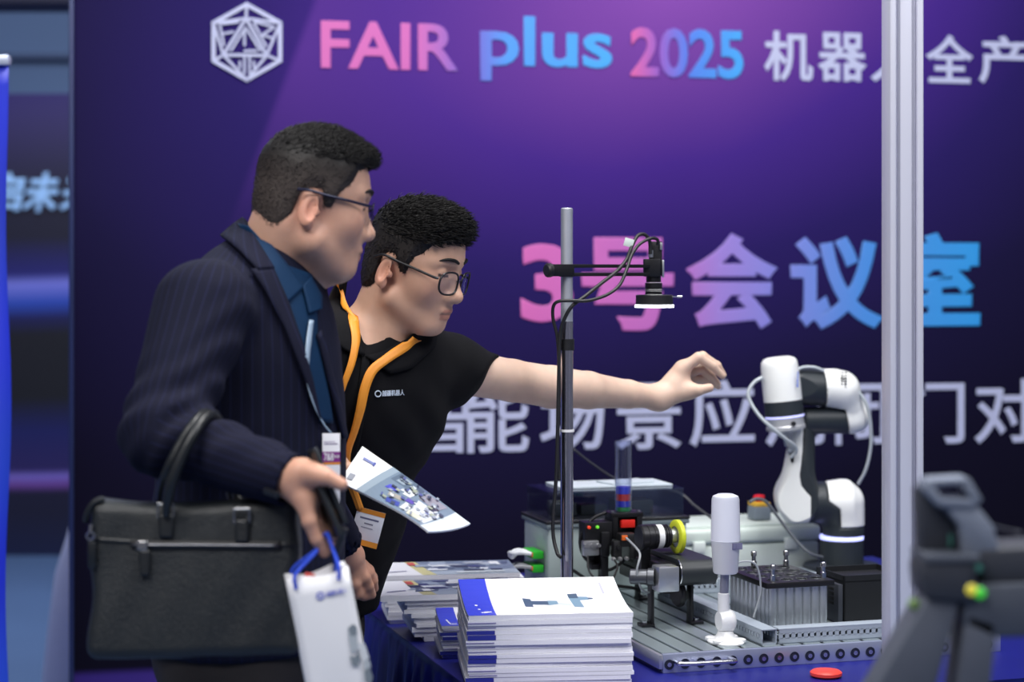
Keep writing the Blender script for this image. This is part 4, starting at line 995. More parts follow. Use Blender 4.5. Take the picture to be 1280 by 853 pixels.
x = MB(); x.cyl(rl_(tp)+V3(.012, 0, -.050), rl_(tp)+V3(.014, 0, -.072), .0062, 12, r2=.003); x.build('tool_tip', M_black, ra)
lg = MB()
for i, hgt in enumerate((.006, .003, .004, .003, .004, .003)): lg.box(rl_(Q(993.5+i*.1, 481-i*3.2, RD-.06))+V3(0, -WR*.93, 0), (.0028, .006, hgt))
lg.build('maker_mark', mat('mark_blue', srgb(70, 110, 220), .4), ra)
M_air = mat('air_hose', (.42, .46, .50), .3)
x = MB(); x.tube(smooth_path([rl_(Q(*q)) for q in ((953, 472, RD-.085), (943, 478, RD-.09), (935.5, 490, RD-.095), (938, 503, RD-.10), (950, 521, RD-.11), (966, 536, RD-.115), (982, 549, RD-.10), (993, 557, RD-.085), (995, 565, RD-.075), (988, 572, RD-.07))], 6), .0042, 10); x.build('air_hose', M_air, ra)
x = MB(); x.tube(smooth_path([rl_(Q(*q)) for q in ((1073, 489, RD-.03), (1084, 508, RD-.03), (1088.5, 535, RD-.02), (1088, 562, RD-.01), (1082, 588, RD), (1073, 605, RD+.02))], 6), .0040, 10); x.build('air_hose', M_air, ra)
x = MB(); x.tube(smooth_path([rl_(Q(*q)) for q in ((994, 464, RD-.07), (1004, 459.5, RD-.06), (1018, 459.5, RD-.055), (1030, 464, RD-.05))], 5), .0038, 10); x.build('air_hose', M_air, ra)
x = MB(); x.tube(smooth_path([rl_(Q(*q)) for q in ((937, 628, RD-.1), (946, 624, RD-.09), (958, 628, RD-.08), (975, 650, RD-.075), (995, 676, RD-.08), (1012, 692, RD-.085), (1028, 697, RD-.05))], 6), .0035, 10); x.build('power_cable', mat('slate_cable', (.10, .11, .13), .5), ra)
# ================================================================ out-of-focus gripper close to the camera
GD = 2.0
g0 = P(1160, 853, GD); g0[2] = 0
gr = empty('gripper_rig', tuple(g0), 0, 'dark grey robot gripper rig with a yellow and a green button', 'robot gripper')
def gp_(u, v, h=0): q = P(u, v, GD)-g0; return (q[0], q[1]+h, q[2])
M_g1 = mat('gripper_grey', srgb(116, 124, 140), .55, var=.1); M_g2 = mat('gripper_dark', srgb(48, 51, 60), .55, var=.15); M_g3 = mat('gripper_mid', srgb(72, 77, 88), .5, var=.1); M_g4 = mat('gripper_leg', srgb(80, 85, 97), .5, var=.12)
def slab(name, poly, y0, y1, m, par=gr, bev=.004):
    b = MB(); n = len(poly); vs = [gp_(u, v, y0) for u, v in poly]+[gp_(u, v, y1) for u, v in poly]
    fs = [tuple(range(n)), tuple(range(n, 2*n))[::-1]]+[(i, n+i, n+(i+1) % n, (i+1) % n) for i in range(n)]
    b._add(vs, fs); bmesh.ops.recalc_face_normals(b.bm, faces=b.bm.faces)
    bmesh.ops.bevel(b.bm, geom=list(b.bm.edges), offset=bev, segments=2, profile=.5, affect='EDGES')
    return b.build(name, m, par)
slab('head_window_bar', [(1154, 598), (1206, 595), (1208, 603), (1160, 607)], -.02, .02, M_g1, bev=.002)
slab('head_side_bar', [(1206, 595), (1223, 623), (1213, 632), (1198, 604)], -.02, .02, M_g1, bev=.002)
slab('head_lower_bar', [(1152, 600), (1160, 600), (1172, 620), (1214, 622), (1216, 633), (1168, 632), (1150, 612)], -.02, .02, M_g1, bev=.002)
slab('head_plate', [(1174, 630), (1217, 630), (1238, 657), (1246, 692), (1200, 695), (1196, 656)], -.018, .018, M_g1)
slab('finger_block', [(1150, 610), (1172, 632), (1195, 655), (1200, 692), (1152, 694)], .0, .04, M_g2)
slab('middle_block', [(1150, 690), (1214, 692), (1208, 748), (1148, 742), (1144, 712)], -.035, .035, M_g2)
slab('middle_lid', [(1148, 688), (1216, 689), (1216, 697), (1147, 698)], -.037, .037, M_g3, bev=.002)
slab('side_block', [(1218, 684), (1330, 680), (1330, 730), (1222, 728)], -.02, .06, M_g2)
slab('side_housing', [(1196, 727), (1330, 722), (1330, 790), (1230, 792), (1196, 776)], -.03, .05, M_g3)
slab('left_leg', [(1152, 742), (1192, 746), (1150, 900), (1060, 900)], -.03, .03, M_g4)
slab('right_leg', [(1200, 760), (1238, 772), (1226, 900), (1182, 900)], -.03, .03, M_g4)
slab('cross_bar', [(1130, 876), (1240, 880), (1240, 920), (1050, 920)], -.05, .05, M_g2)
for u, v, c, nm in ((1204.5, 731, (222, 208, 70), 'yellow_button'), (1215, 735, (70, 200, 60), 'green_button'), (1139, 753, (120, 150, 90), 'side_button')):
    b = MB(); b.lathe(gp_(u, v, -.030 if nm != 'side_button' else -.01), (0, -1, 0), [(.0062, 0), (.0062, .005), (.004, .007), (0, .007)], 20, cap=False); b.build(nm, mat(nm, srgb(*c), .4, emit=srgb(*c), es=.3 if nm != 'side_button' else 0), gr)
b = MB(); b.cyl(gp_(1234, 656), gp_(1272, 665), .0008, 8); b.cyl(gp_(1270, 664.5), gp_(1276, 666), .0016, 8); b.build('whisker', M_steel, gr)
for (u0, v0, u1, v1) in ((1186, 668, 1189, 684), (1210, 700, 1216, 708)):
    b = MB(); b.box(gp_((u0+u1)/2, (v0+v1)/2, -.037 if v0 > 690 else -.002), ((u1-u0)*GD/F, .004, (v1-v0)*GD/F), .0004); b.build('teal_mark', mat('teal_mark', srgb(60, 120, 110), .5), gr)
b = MB(); zc_ = P(0, 900, GD)[2]; b.cyl((0.0, 0, .02), (0, 0, zc_), .045, 24); b.build('pedestal_column', M_g2, gr)
b = MB(); b.cyl((0, 0, 0), (0, 0, .025), .2, 40, .005); b.build('pedestal_foot', M_g2, gr)
# ================================================================ people
M_skin = None
def skin_material():
    m = bpy.data.materials.new('skin'); m.use_nodes = True; nt = m.node_tree; b = nt.nodes['Principled BSDF']
    b.inputs['Roughness'].default_value = .48; b.inputs['Specular IOR Level'].default_value = .4
    b.inputs['Subsurface Weight'].default_value = .12; b.inputs['Subsurface Radius'].default_value = (.010, .004, .002); b.inputs['Subsurface Scale'].default_value = .4
    a = nt.nodes.new('ShaderNodeAttribute'); a.attribute_name = 'Col'
    tc = nt.nodes.new('ShaderNodeTexCoord'); nz = nt.nodes.new('ShaderNodeTexNoise'); nz.inputs['Scale'].default_value = 45; nz.inputs['Detail'].default_value = 4
    nt.links.new(tc.outputs['Object'], nz.inputs['Vector'])
    mr = nt.nodes.new('ShaderNodeMapRange'); mr.inputs['To Min'].default_value = .88; mr.inputs['To Max'].default_value = 1.08; nt.links.new(nz.outputs[0], mr.inputs[0])
    mx = nt.nodes.new('ShaderNodeMix'); mx.data_type = 'RGBA'; mx.blend_type = 'MULTIPLY'; mx.inputs[0].default_value = 1
    nt.links.new(a.outputs['Color'], mx.inputs[6]); nt.links.new(mr.outputs[0], mx.inputs[7]); nt.links.new(mx.outputs[2], b.inputs['Base Color'])
    n2 = nt.nodes.new('ShaderNodeTexNoise'); n2.inputs['Scale'].default_value = 700; nt.links.new(tc.outputs['Object'], n2.inputs['Vector'])
    bp = nt.nodes.new('ShaderNodeBump'); bp.inputs['Strength'].default_value = .12; bp.inputs['Distance'].default_value = .001
    nt.links.new(n2.outputs[0], bp.inputs['Height']); nt.links.new(bp.outputs[0], b.inputs['Normal']); return m
M_skin = skin_material()
def hair_material():
    m = bpy.data.materials.new('black_hair'); m.use_nodes = True; nt = m.node_tree; b = nt.nodes['Principled BSDF']; b.inputs['Roughness'].default_value = .55; b.inputs['Specular IOR Level'].default_value = .3
    a = nt.nodes.new('ShaderNodeAttribute'); a.attribute_name = 'fade'; tc = nt.nodes.new('ShaderNodeTexCoord'); nz = nt.nodes.new('ShaderNodeTexNoise'); nz.inputs['Scale'].default_value = 420; nt.links.new(tc.outputs['Object'], nz.inputs['Vector'])
    ml = nt.nodes.new('ShaderNodeMath'); ml.operation = 'MULTIPLY'; nt.links.new(a.outputs['Fac'], ml.inputs[0]); nt.links.new(nz.outputs[0], ml.inputs[1])
    mx = nt.nodes.new('ShaderNodeMix'); mx.data_type = 'RGBA'; mx.inputs[6].default_value = (.0085, .0075, .0075, 1); mx.inputs[7].default_value = (.11, .085, .074, 1); nt.links.new(ml.outputs[0], mx.inputs[0]); nt.links.new(mx.outputs[2], b.inputs['Base Color']); return m
M_hair = hair_material()
def cloth_mat(name, col, rough=.85, stripe=None, bump=.25, bscale=900, sheen=.0, spec=.2):
    m = bpy.data.materials.new(name); m.use_nodes = True; nt = m.node_tree; b = nt.nodes['Principled BSDF']
    b.inputs['Roughness'].default_value = rough; b.inputs['Specular IOR Level'].default_value = spec; b.inputs['Sheen Weight'].default_value = sheen
    tc = nt.nodes.new('ShaderNodeTexCoord'); nz = nt.nodes.new('ShaderNodeTexNoise'); nz.inputs['Scale'].default_value = 25; nt.links.new(tc.outputs['Object'], nz.inputs['Vector'])
    mx = nt.nodes.new('ShaderNodeMix'); mx.data_type = 'RGBA'; mx.inputs[6].default_value = (*[c*.85 for c in col], 1); mx.inputs[7].default_value = (*[c*1.15 for c in col], 1)
    nt.links.new(nz.outputs[0], mx.inputs[0]); outc = mx.outputs[2]
    if stripe:
        a = nt.nodes.new('ShaderNodeAttribute'); a.attribute_name = 'stripe'
        fr = nt.nodes.new('ShaderNodeMath'); fr.operation = 'FRACT'; ml = nt.nodes.new('ShaderNodeMath'); ml.operation = 'MULTIPLY'; ml.inputs[1].default_value = 1/.0135
        nt.links.new(a.outputs['Fac'], ml.inputs[0]); nt.links.new(ml.outputs[0], fr.inputs[0])
        lt = nt.nodes.new('ShaderNodeMath'); lt.operation = 'LESS_THAN'; lt.inputs[1].default_value = .13; nt.links.new(fr.outputs[0], lt.inputs[0])
        ms = nt.nodes.new('ShaderNodeMix'); ms.data_type = 'RGBA'; nt.links.new(lt.outputs[0], ms.inputs[0]); nt.links.new(outc, ms.inputs[6]); ms.inputs[7].default_value = (*stripe, 1); outc = ms.outputs[2]
    nt.links.new(outc, b.inputs['Base Color'])
    n2 = nt.nodes.new('ShaderNodeTexNoise'); n2.inputs['Scale'].default_value = bscale; nt.links.new(tc.outputs['Object'], n2.inputs['Vector'])
    bp = nt.nodes.new('ShaderNodeBump'); bp.inputs['Strength'].default_value = bump; bp.inputs['Distance'].default_value = .0015
    nt.links.new(n2.outputs[0], bp.inputs['Height']); nt.links.new(bp.outputs[0], b.inputs['Normal']); return m
def head_frame(psi, th):
    cp, sp, ct, st = math.cos(psi), math.sin(psi), math.cos(th), math.sin(th)
    f = V3(ct*cp, ct*sp, -st); l = V3(-sp, cp, 0); return np.stack((f, l, np.cross(f, l)), 1)
def cranium(q, sc=1.0):
    return smin(ell(q, (.004, 0, .048), (.084, .075, .080)), ell(q, (.026, 0, .052), (.064, .063, .060)), .03)
def head_sdf(q, heavy=0.):
    d = cranium(q)
    d = smin(d, ell(q, (.040, 0, -.012), (.050, .057+.004*heavy, .074)), .03)
    d = smin(d, ell(q, (.072, 0, -.076), (.019, .022+.003*heavy, .018)), .025)
    d = smin(d, ell(q, (.074, 0, -.042), (.0185, .026, .023)), .022)
    for s in (-1, 1):
        d = smin(d, rc(q, (.006, s*.050, -.042), (.060, s*.018, -.078), .022+.005*heavy, .017+.003*heavy), .022)
        d = smin(d, ell(q, (.054, s*.040, -.008), (.026, .021+.003*heavy, .026)), .02)
        d = smin(d, rc(q, (.085, s*.010, .043), (.066, s*.047, .041), .0095, .008), .014)
        d = smax(d, -ell(q, (.097, s*.033, .024), (.017, .018, .0105)), .012)
        d = smin(d, ell(q, (.0745, s*.032, .0235), (.0135, .0150, .0112)), .004)
    # nose
    n = rc(q, (.084, 0, .030), (.1025, 0, -.014), .0078, .0105); n = smin(n, ell(q, (.1030, 0, -.0180), (.0120, .0120, .0105)), .010)
    for s in (-1, 1): n = smin(n, ell(q, (.0945, s*.0130, -.0215), (.0105, .0078, .0082)), .006)
    d = smin(d, n, .010)
    # mouth
    d = smin(d, rc(q, (.0905, -.015, -.0455), (.0905, .015, -.0455), .0045, .0045), .007); d = smin(d, ell(q, (.0930, 0, -.0455), (.0055, .012, .0046)), .005)
    d = smin(d, ell(q, (.0885, 0, -.0565), (.0072, .015, .0056)), .006)
    d = smax(d, -rc(q, (.0995, -.018, -.0508), (.0995, .018, -.0508), .0026, .0026), .004)
    # ears
    for s in (-1, 1):
        c = (-.012, s*.0775, .004); Re = rotx(s*.22)@rotz(s*.42)@roty(.20)
        e = ell(q, c, (.0155, .0058, .0285), Re); e = smin(e, ell(q, (-.008, s*.0765, -.0185), (.0085, .005, .0105), Re), .006)
        e = smax(e, -ell(q, (-.0075, s*.0850, .0050), (.0090, .0075, .0190), Re), .003)
        e = smin(e, ell(q, (.002, s*.0765, .000), (.005, .0045, .0065)), .004)
        d = smin(d, e, .006)
    return d
def head_color(q, base, beard=0.):
    n = len(q); c = np.tile(np.array(base, np.float32), (n, 1)); x, y, z = q.T
    def blend(w, col): 
        w = np.clip(w, 0, 1)[:, None]; c[:] = c*(1-w)+np.array(col, np.float32)*w
    red = np.array(base)*np.array((1.02, .82, .80))
    blend(np.exp(-((x-.07)**2+(np.abs(y)-.045)**2+(z+.01)**2)/.0009)*.5, red)
    blend(np.exp(-((x+.01)**2+(np.abs(y)-.082)**2+(z-.0)**2)/.0012)*.8, np.array(base)*np.array((1.0, .74, .70)))
    lip = (x > .079) & (np.abs(y) < .0215-.35*np.abs(z+.051)) & (z < -.0415) & (z > -.0625)
    blend(lip*.75, np.array(base)*np.array((.80, .52, .52)))
    blend((lip & (np.abs(z+.0508) < .0018))*.7, np.array(base)*.25)
    lash = (np.abs(z-.0180-.05*(np.abs(y)-.032)) < .0021) & (np.abs(np.abs(y)-.032) < .0135) & (x > .06)
    blend(lash*.85, (.02, .015, .012))
    blend(beard*np.exp(-((z+.06)**2)/.0012)*(x > .01), np.array(base)*np.array((.72, .70, .72)))
    return c
def hair_sdf(q, hl, th_top, th_side, seed, nape=.0, fringe=None, rough=1.):
    base = cranium(q); x, y, z = q.T
    base = smin(base, ell(q, (-.040, 0, -.012), (.036, .052, .050)), .03)
    t = np.clip((z-.045)/.06, 0, 1); th = th_side+(th_top-th_side)*t*t*(3-2*t)
    th = th+.0016*rough*wob(q, 300, seed, 6)*(.25+.75*t)+.0016*rough*wob(q, 90, seed+1, 4)*t
    lim0 = np.interp(x, hl[0], hl[1]).astype(np.float32); th = th*np.clip((z-lim0)/.022, .15, 1)
    d = base-th
    if fringe is not None: d = smin(d, fringe(q), .012)
    lim = np.interp(x, hl[0], hl[1]).astype(np.float32)+.0025*wob(q, 420, seed+3, 5)
    return smax(d, lim-z, .006)
def tufts(v, n, cnt, lenf, flow, seed, rad=.0008, lift=.38, spread=.13):
    r = np.random.default_rng(seed); i = r.integers(0, len(v), cnt); p = v[i]; nn = n[i]; L = lenf(p)*r.uniform(.6, 1.25, cnt)
    d = nn*lift+flow(p)+r.normal(size=(cnt, 3))*spread; d /= np.linalg.norm(d, axis=1, keepdims=True)
    a = np.cross(d, np.array((.3, .5, .8))); a /= np.linalg.norm(a, axis=1, keepdims=True); b = np.cross(d, a)
    base = p-nn*.002; w_ = rad*r.uniform(.7, 1.4, cnt)[:, None]
    ring = [base+(a*math.cos(t)+b*math.sin(t))*w_ for t in (0, 2.09, 4.19)]; mid = base+d*(L*.6)[:, None]; rm = [mid+(a*math.cos(t)+b*math.sin(t))*w_*.7 for t in (0, 2.09, 4.19)]
    bend = nn*(-.15)+flow(p)*.5; tip = base+(d+bend*.35)*L[:, None]
    V_ = np.concatenate(ring+rm+[tip]); k = np.arange(cnt); fs = []
    for s in range(3):
        s2 = (s+1) % 3; fs.append(np.stack((k+s*cnt, k+s2*cnt, k+(3+s2)*cnt, k+(3+s)*cnt), 1)); fs.append(np.stack((k+(3+s)*cnt, k+(3+s2)*cnt, k+6*cnt, k+6*cnt), 1))
    return V_, fs
def join_parts(parts):
    """parts: list of (verts, quads, colours)"""
    vs, fs, cs, o = [], [], [], 0
    for v, f, c in parts: vs.append(v); fs.append(f+o); cs.append(c); o += len(v)
    return np.concatenate(vs), np.concatenate(fs), np.concatenate(cs)
def make_hair(parent, C, R, f, lo, hi, h, cnt, lenf, flow, seed, fade_amt=1., **kw):
    v, q = nets(f, lo, hi, h); v32 = v.astype(np.float32); n = grad(f, v32, .004)
    me = bpy.data.meshes.new('hair'); tv, tf = tufts(v32, n, cnt, lenf, flow, seed, **kw)
    quads = np.concatenate([q, tf[0]+len(v), tf[2]+len(v), tf[4]+len(v)]); tris = np.concatenate([tf[1], tf[3], tf[5]])[:, :3]+len(v)
    V_ = np.concatenate((v, tv))-np.array(parent.location); me.vertices.add(len(V_)); me.vertices.foreach_set('co', V_.astype(np.float32).ravel())
    nl = quads.size+tris.size; me.loops.add(nl); me.loops.foreach_set('vertex_index', np.concatenate((quads.ravel(), tris.ravel())).astype(np.int32))
    st = np.concatenate((np.arange(len(quads))*4, quads.size+np.arange(len(tris))*3)).astype(np.int32); me.polygons.add(len(st)); me.polygons.foreach_set('loop_start', st)
    me.polygons.foreach_set('use_smooth', np.ones(len(st), bool)); me.update(calc_edges=True)
    allp = np.concatenate((v, tv)); qz = ((allp-C)@R); fade = np.clip((.092-qz[:, 2])/.05, 0, 1)*np.clip((.075-qz[:, 0])/.04, 0, 1)
    at = me.attributes.new('fade', 'FLOAT', 'POINT'); at.data.foreach_set('value', (fade*fade_amt).astype(np.float32))
    return link('hair', me, M_hair, parent)
def finger(p, pts, r0, r1): return chain(p, pts, np.linspace(r0, r1, len(pts)), .004)
def glasses(parent, C, R, m, w_=.026, h_=.0185, drop=.0, cx=.100, yo=.0335, ear_z=.030, slope=.012, full=True):
    g = bpy.data.objects.new('glasses', None); COL.objects.link(g); g.parent = parent
    W_ = lambda a: C+R@np.asarray(a, float)-np.array(parent.location)
    for s in (-1, 1):
        ring = []
        for k in range(28):
            t = 2*math.pi*k/28; ct, st_ = math.cos(t), math.sin(t); ex = .75
            yy = w_*np.sign(ct)*abs(ct)**ex; zz = h_*np.sign(st_)*abs(st_)**ex
            ring.append((cx-.010*((s*yo+yy)/.06)**2-.12*zz*0, s*yo+yy, .022-drop+zz))
        x = MB(); x.tube([W_(q) for q in ring]+[W_(ring[0])], .0019 if full else .0010, 8); x.build('rim', m, g)
        x = MB(); x._add([W_((cx-.010*(s*yo/.06)**2, s*yo, .022-drop))]+[W_(q) for q in ring], [(0, i+1, (i+1) % 28+1) for i in range(28)], True); x.build('lens', clear_mat('lens_clear', (.90, .94, 1.0), .03, .3) if 'lens_clear' not in MATS else MATS['lens_clear'], g)
        x = MB(); e_ = (cx-.014, s*(yo+w_+.001), .030-drop)
        x.tube([W_(q) for q in smooth_path([e_, (cx-.022, s*(yo+w_+.0055), .030-drop), (.048, s*.0735, .030-drop+(ear_z-.030+drop)*.40), (.012, s*.0800, .030-drop+(ear_z-.030+drop)*.80), (-.015, s*.0825, ear_z+.002), (-.034, s*.081, ear_z-.006 if full else ear_z+.001)], 5)], .0024, 8); x.build('temple', m, g)
    x = MB(); x.tube([W_(q) for q in smooth_path([(cx-.002, -.0085, .026-drop), (cx+.002, 0, .029-drop), (cx-.002, .0085, .026-drop)], 5)], .0015, 8); x.build('bridge', m, g)
    return g
def brows(parent, C, R, m):
    for s in (-1, 1):
        x = MB(); pts = [C+R@np.array(q)-np.array(parent.location) for q in smooth_path([(.0980, s*.010, .0440), (.0962, s*.024, .0485), (.0880, s*.040, .0485), (.0760, s*.0520, .0430)], 5)]
        n = len(pts); x.tube(pts, [.0012+.0022*math.sin(math.pi*min(1, .25+.75*i/(n-1))) for i in range(n)], 8); x.build('eyebrow', m, parent)
# ---------------------------------------------------------------- man in the pinstripe jacket
h1 = P(300, 853, 3.03); h1[2] = 0
man1 = empty('person', tuple(h1), 0, 'man in navy pinstripe jacket and glasses with a black briefcase on his arm', 'person')
R1 = head_frame(math.radians(18), math.radians(8)); C1 = P(394, 266, 2.95)-R1@V3(0, -.074, 0)
J_SR, J_ER, J_WR = P(254, 386, 2.84), P(203, 542, 2.72), P(366, 601, 2.625)
J_SL, J_EL, J_WL = P(333, 384, 3.20), P(356, 560, 3.27), P(430, 684, 3.40)
RB1 = rotz(math.radians(-10))
nb1 = P(338, 350, 3.045)
def j_torso(p):
    d = ell(p, P(318, 452, 3.03), (.130, .180, .20), RB1); d = smin(d, ell(p, P(314, 610, 3.03), (.145, .178, .24), RB1), .08)
    d = smin(d, ell(p, P(303, 775, 3.03), (.150, .182, .22), RB1), .08)
    d = smin(d, rc(p, P(262, 378, 2.88), nb1, .060, .068), .04); d = smin(d, rc(p, nb1, J_SL, .068, .070), .04)
    return smax(d, .895-p[:, 2], .01)
def sleeve_r(p, off=0.):
    a = rc(p, J_SR, J_ER, .074, .056); b = rc(p, J_ER, J_WR, .054, .039)
    ax = nrm(J_WR-J_ER); t = (p-np.asarray(J_ER, np.float32))@ax.astype(np.float32)
    b = smax(b, t-np.linalg.norm(J_WR-J_ER), .004)
    d = smin(a, b, .03)
    # folds at the elbow and along the sleeve
    tt = (p-np.asarray(J_SR, np.float32))@nrm(J_ER-J_SR).astype(np.float32)
    w1 = np.exp(-((tt-.20)/.06)**2)*np.sin(tt*120+p[:, 0]*60)*.0035; w2 = np.exp(-((t-.05)/.05)**2)*np.sin(t*150-p[:, 2]*70)*.0035
    return d-w1-w2-.0016*wob(p, 38, 5, 5)
def sleeve_l(p):
    b = rc(p, J_EL, J_WL, .050, .038); t = (p-np.asarray(J_EL, np.float32))@nrm(J_WL-J_EL).astype(np.float32)
    return smin(rc(p, J_SL, J_EL, .070, .052), smax(b, t-np.linalg.norm(J_WL-J_EL), .004), .03)
def j_hollow(p):          # room for wrist and neck
    a = rc(p, J_WR+(J_ER-J_WR)*.12, J_WR+(J_WR-J_ER)*.2, .031, .033); b = rc(p, J_WL+(J_EL-J_WL)*.12, J_WL+(J_WL-J_EL)*.2, .031, .033)
    c = rc(p, nb1+V3(.012, 0, .01), nb1+V3(.03, 0, .14), .066, .085)
    return np.minimum(np.minimum(a, b), c)
def jacket(p):
    t = j_torso(p)-.0022*wob(p, 22, 9, 5)-.001*wob(p, 60, 4, 4)
    d = smin(smin(t, sleeve_r(p), .022), sleeve_l(p), .02)
    return smax(d, -j_hollow(p), .004)
def stripe_attr(v):
    p = np.asarray(v, np.float32); a = sleeve_r(p); t = j_torso(p); st = np.zeros(len(p), np.float32)
    c = np.asarray(P(312, 560, 3.03), np.float32); ang = np.arctan2(p[:, 1]-c[1], p[:, 0]-c[0]); st_t = ang*.15
    def around(o, e, r):
        ax = nrm(e-o).astype(np.float32); u_ = nrm(np.cross(ax, (0, 1, .2))).astype(np.float32); w_ = np.cross(ax, u_).astype(np.float32); q = p-np.asarray(o, np.float32); return np.arctan2(q@w_, q@u_)*r
    up = rc(p, J_SR, J_ER, .074, .056); fo = rc(p, J_ER, J_WR, .054, .039)
    st = np.where(a < t, np.where(up < fo, around(J_SR, J_ER, .066), around(J_ER, J_WR, .048)), st_t)
    return {'stripe': st+10}
M_jacket = cloth_mat('navy_pinstripe', srgb(14, 16, 36), .88, srgb(25, 28, 56)); M_shirt = cloth_mat('dark_teal_shirt', srgb(6, 42, 74), .7, bump=.15)
M_lapel = cloth_mat('navy_lapel', srgb(15, 17, 38), .85, srgb(25, 28, 54))
lo, hi = bounds([P(140, 300, 2.62), P(440, 300, 3.45), np.array((-.4, 3, .88))], .04); hi[2] = 1.56; lo[1] = 2.56; hi[1] = 3.45
sdf_obj('jacket', jacket, lo, hi, .0065, M_jacket, man1, stripe_attr)
# body: head, neck, core, arms, hands
SK1 = srgb(202, 158, 136)
def neck1(p):
    d = rc(p, nb1+V3(-.010, 0, -.03), C1+R1@V3(-.024, 0, -.020), .066, .060); return smin(d, rc(p, nb1+V3(.020, 0, -.01), C1+R1@V3(.035, 0, -.066), .050, .036), .03)
def b1_head(p):
    q = (p-C1.astype(np.float32))@R1.astype(np.float32); return smin(head_sdf(q, 1.0), neck1(p), .022)
lo, hi = bounds([C1], .17); lo[2] = nb1[2]-.09; lo[0] -= .03; hi[2] += 0
vA, qA = nets(b1_head, lo, hi, .0025); colA = head_color(((vA-C1)@R1).astype(np.float32), SK1, .25)
# right hand holding the phone
HD = 2.605
WR1 = J_WR+(J_WR-J_ER)*-.10
def hand1(p):
    wr = P(372, 600, HD+.018); kn = P(386, 630, HD)
    palm = rc(p, WR1, wr, .026, .027); palm = smin(palm, rce(p, wr, P(384, 624, HD+.012), .022, .019, (0.2, 1, 0), 1.35), .02)
    palm = smin(palm, rc(p, P(380, 590, HD), P(396, 594, HD-.012), .0185, .0135), .012)
    th = finger(p, [P(392, 592, HD-.010), P(409, 597, HD-.020), P(427, 606, HD-.022)], .0125, .0088)
    f1 = finger(p, [P(381, 626, HD-.006), P(387, 652, HD-.012), P(396, 674, HD-.008), P(406, 691, HD)], .0118, .0074)
    f2 = finger(p, [P(387, 628, HD+.012), P(394, 654, HD+.010), P(405, 674, HD+.012), P(414, 684, HD+.018)], .0115, .0078)
    f3 = finger(p, [P(388, 624, HD+.028), P(396, 648, HD+.030), P(408, 664, HD+.034), P(418, 668, HD+.040)], .0110, .0075)
    f4 = finger(p, [P(388, 618, HD+.042), P(396, 638, HD+.047), P(407, 650, HD+.052), P(415, 653, HD+.056)], .0095, .0065)
    d = smin(palm, f1, .012); d = smin(d, f2, .006); d = smin(d, f3, .006); d = smin(d, f4, .006); return smin(d, th, .012)
lo, hi = bounds([P(340, 560, HD), P(432, 700, HD)], .012); lo[1] = HD-.06; hi[1] = HD+.09
vB, qB = nets(hand1, lo, hi, .002)
# left hand resting on the brochures
HL = 3.46
def hand1l(p):
    w0 = J_WL+(J_EL-J_WL)*.10; wr = P(436, 696, HL-.03)
    d = rc(p, w0, wr, .025, .025); d = smin(d, rce(p, wr, P(446, 714, HL), .021, .018, (.4, 1, 0), 1.5), .02)
    f = [finger(p, [P(448, 712, HL-.022), P(456, 722, HL-.018), P(461, 733, HL-.008), P(465, 744, HL+.006)], .0115, .0078),
         finger(p, [P(452, 708, HL-.004), P(461, 716, HL+.004), P(466, 726, HL+.014), P(468, 736, HL+.026)], .0115, .0078),
         finger(p, [P(453, 706, HL+.014), P(461, 713, HL+.024), P(466, 722, HL+.034), P(467, 730, HL+.044)], .0105, .0072),
         finger(p, [P(440, 712, HL-.026), P(442, 730, HL-.030), P(446, 742, HL-.018), P(455, 746, HL)], .0135, .0085)]
    d = smin(d, f[0], .010); d = smin(d, f[1], .007); d = smin(d, f[2], .007); return smin(d, f[3], .012)
lo, hi = bounds([P(418, 676, HL), P(472, 752, HL)], .012); lo[1] = HL-.10; hi[1] = HL+.07
vC, qC = nets(hand1l, lo, hi, .0022)
core1 = lambda p: smin(smin(j_torso(p)+.025, rc(p, J_SR, J_ER, .045, .036), .02), smin(rc(p, J_ER, WR1, .036, .024), smin(rc(p, J_SL, J_EL, .045, .036), rc(p, J_EL, J_WL, .036, .024), .02), .01), .01)
lo, hi = bounds([J_ER, J_WR, J_WL, nb1, np.array((-.43, 3.2, .85))], .12)
vD, qD = nets(core1, lo, hi, .014)
bc = lambda v: np.tile(np.array(SK1, np.float32), (len(v), 1))
V_, Q_, C_ = join_parts([(vA, qA, colA), (vB, qB, bc(vB)*np.array((1.0, .93, .90))), (vC, qC, bc(vC)*np.array((1.0, .90, .86))), (vD, qD, bc(vD))])
link('body', np_mesh('body', V_-h1, Q_, True, {'Col': C_}), M_skin, man1)
HL1 = ([-.13, -.078, -.050, -.034, -.026, -.010, .006, .012, .024, .030, .036, .052, .062, .080, .090, .13], [-.056, -.054, -.044, -.020, .024, .034, .034, .006, -.004, .022, .034, .052, .072, .084, .088, .092])
hf1 = lambda p: hair_sdf((p-C1.astype(np.float32))@R1.astype(np.float32), HL1, .0125, .0042, 21, fringe=lambda q: ell(q, (.062, 0, .100), (.036, .050, .019)), rough=.5)
lo, hi = bounds([C1], .16); lo[2] = C1[2]-.10
def flow1(p):
    q = (p-C1)@R1; f = np.where(q[:, 2:3] > .085, np.array([[.9, 0, .15]]), np.array([[-.25, 0, -.8]])); return f@R1.T
make_hair(man1, C1, R1, hf1, lo, hi, .0028, 26000, lambda p: np.where(((p-C1)@R1)[:, 2] > .085, .0135, .0050), flow1, 3, 1., lift=.5, spread=.2)
M_navyframe = mat('navy_frame', srgb(14, 18, 48), .3, .3)
glasses(man1, C1, R1, M_navyframe, .0245, .0150, .006, .103, .032, .030, full=False)
brows(man1, C1, R1, M_hair)
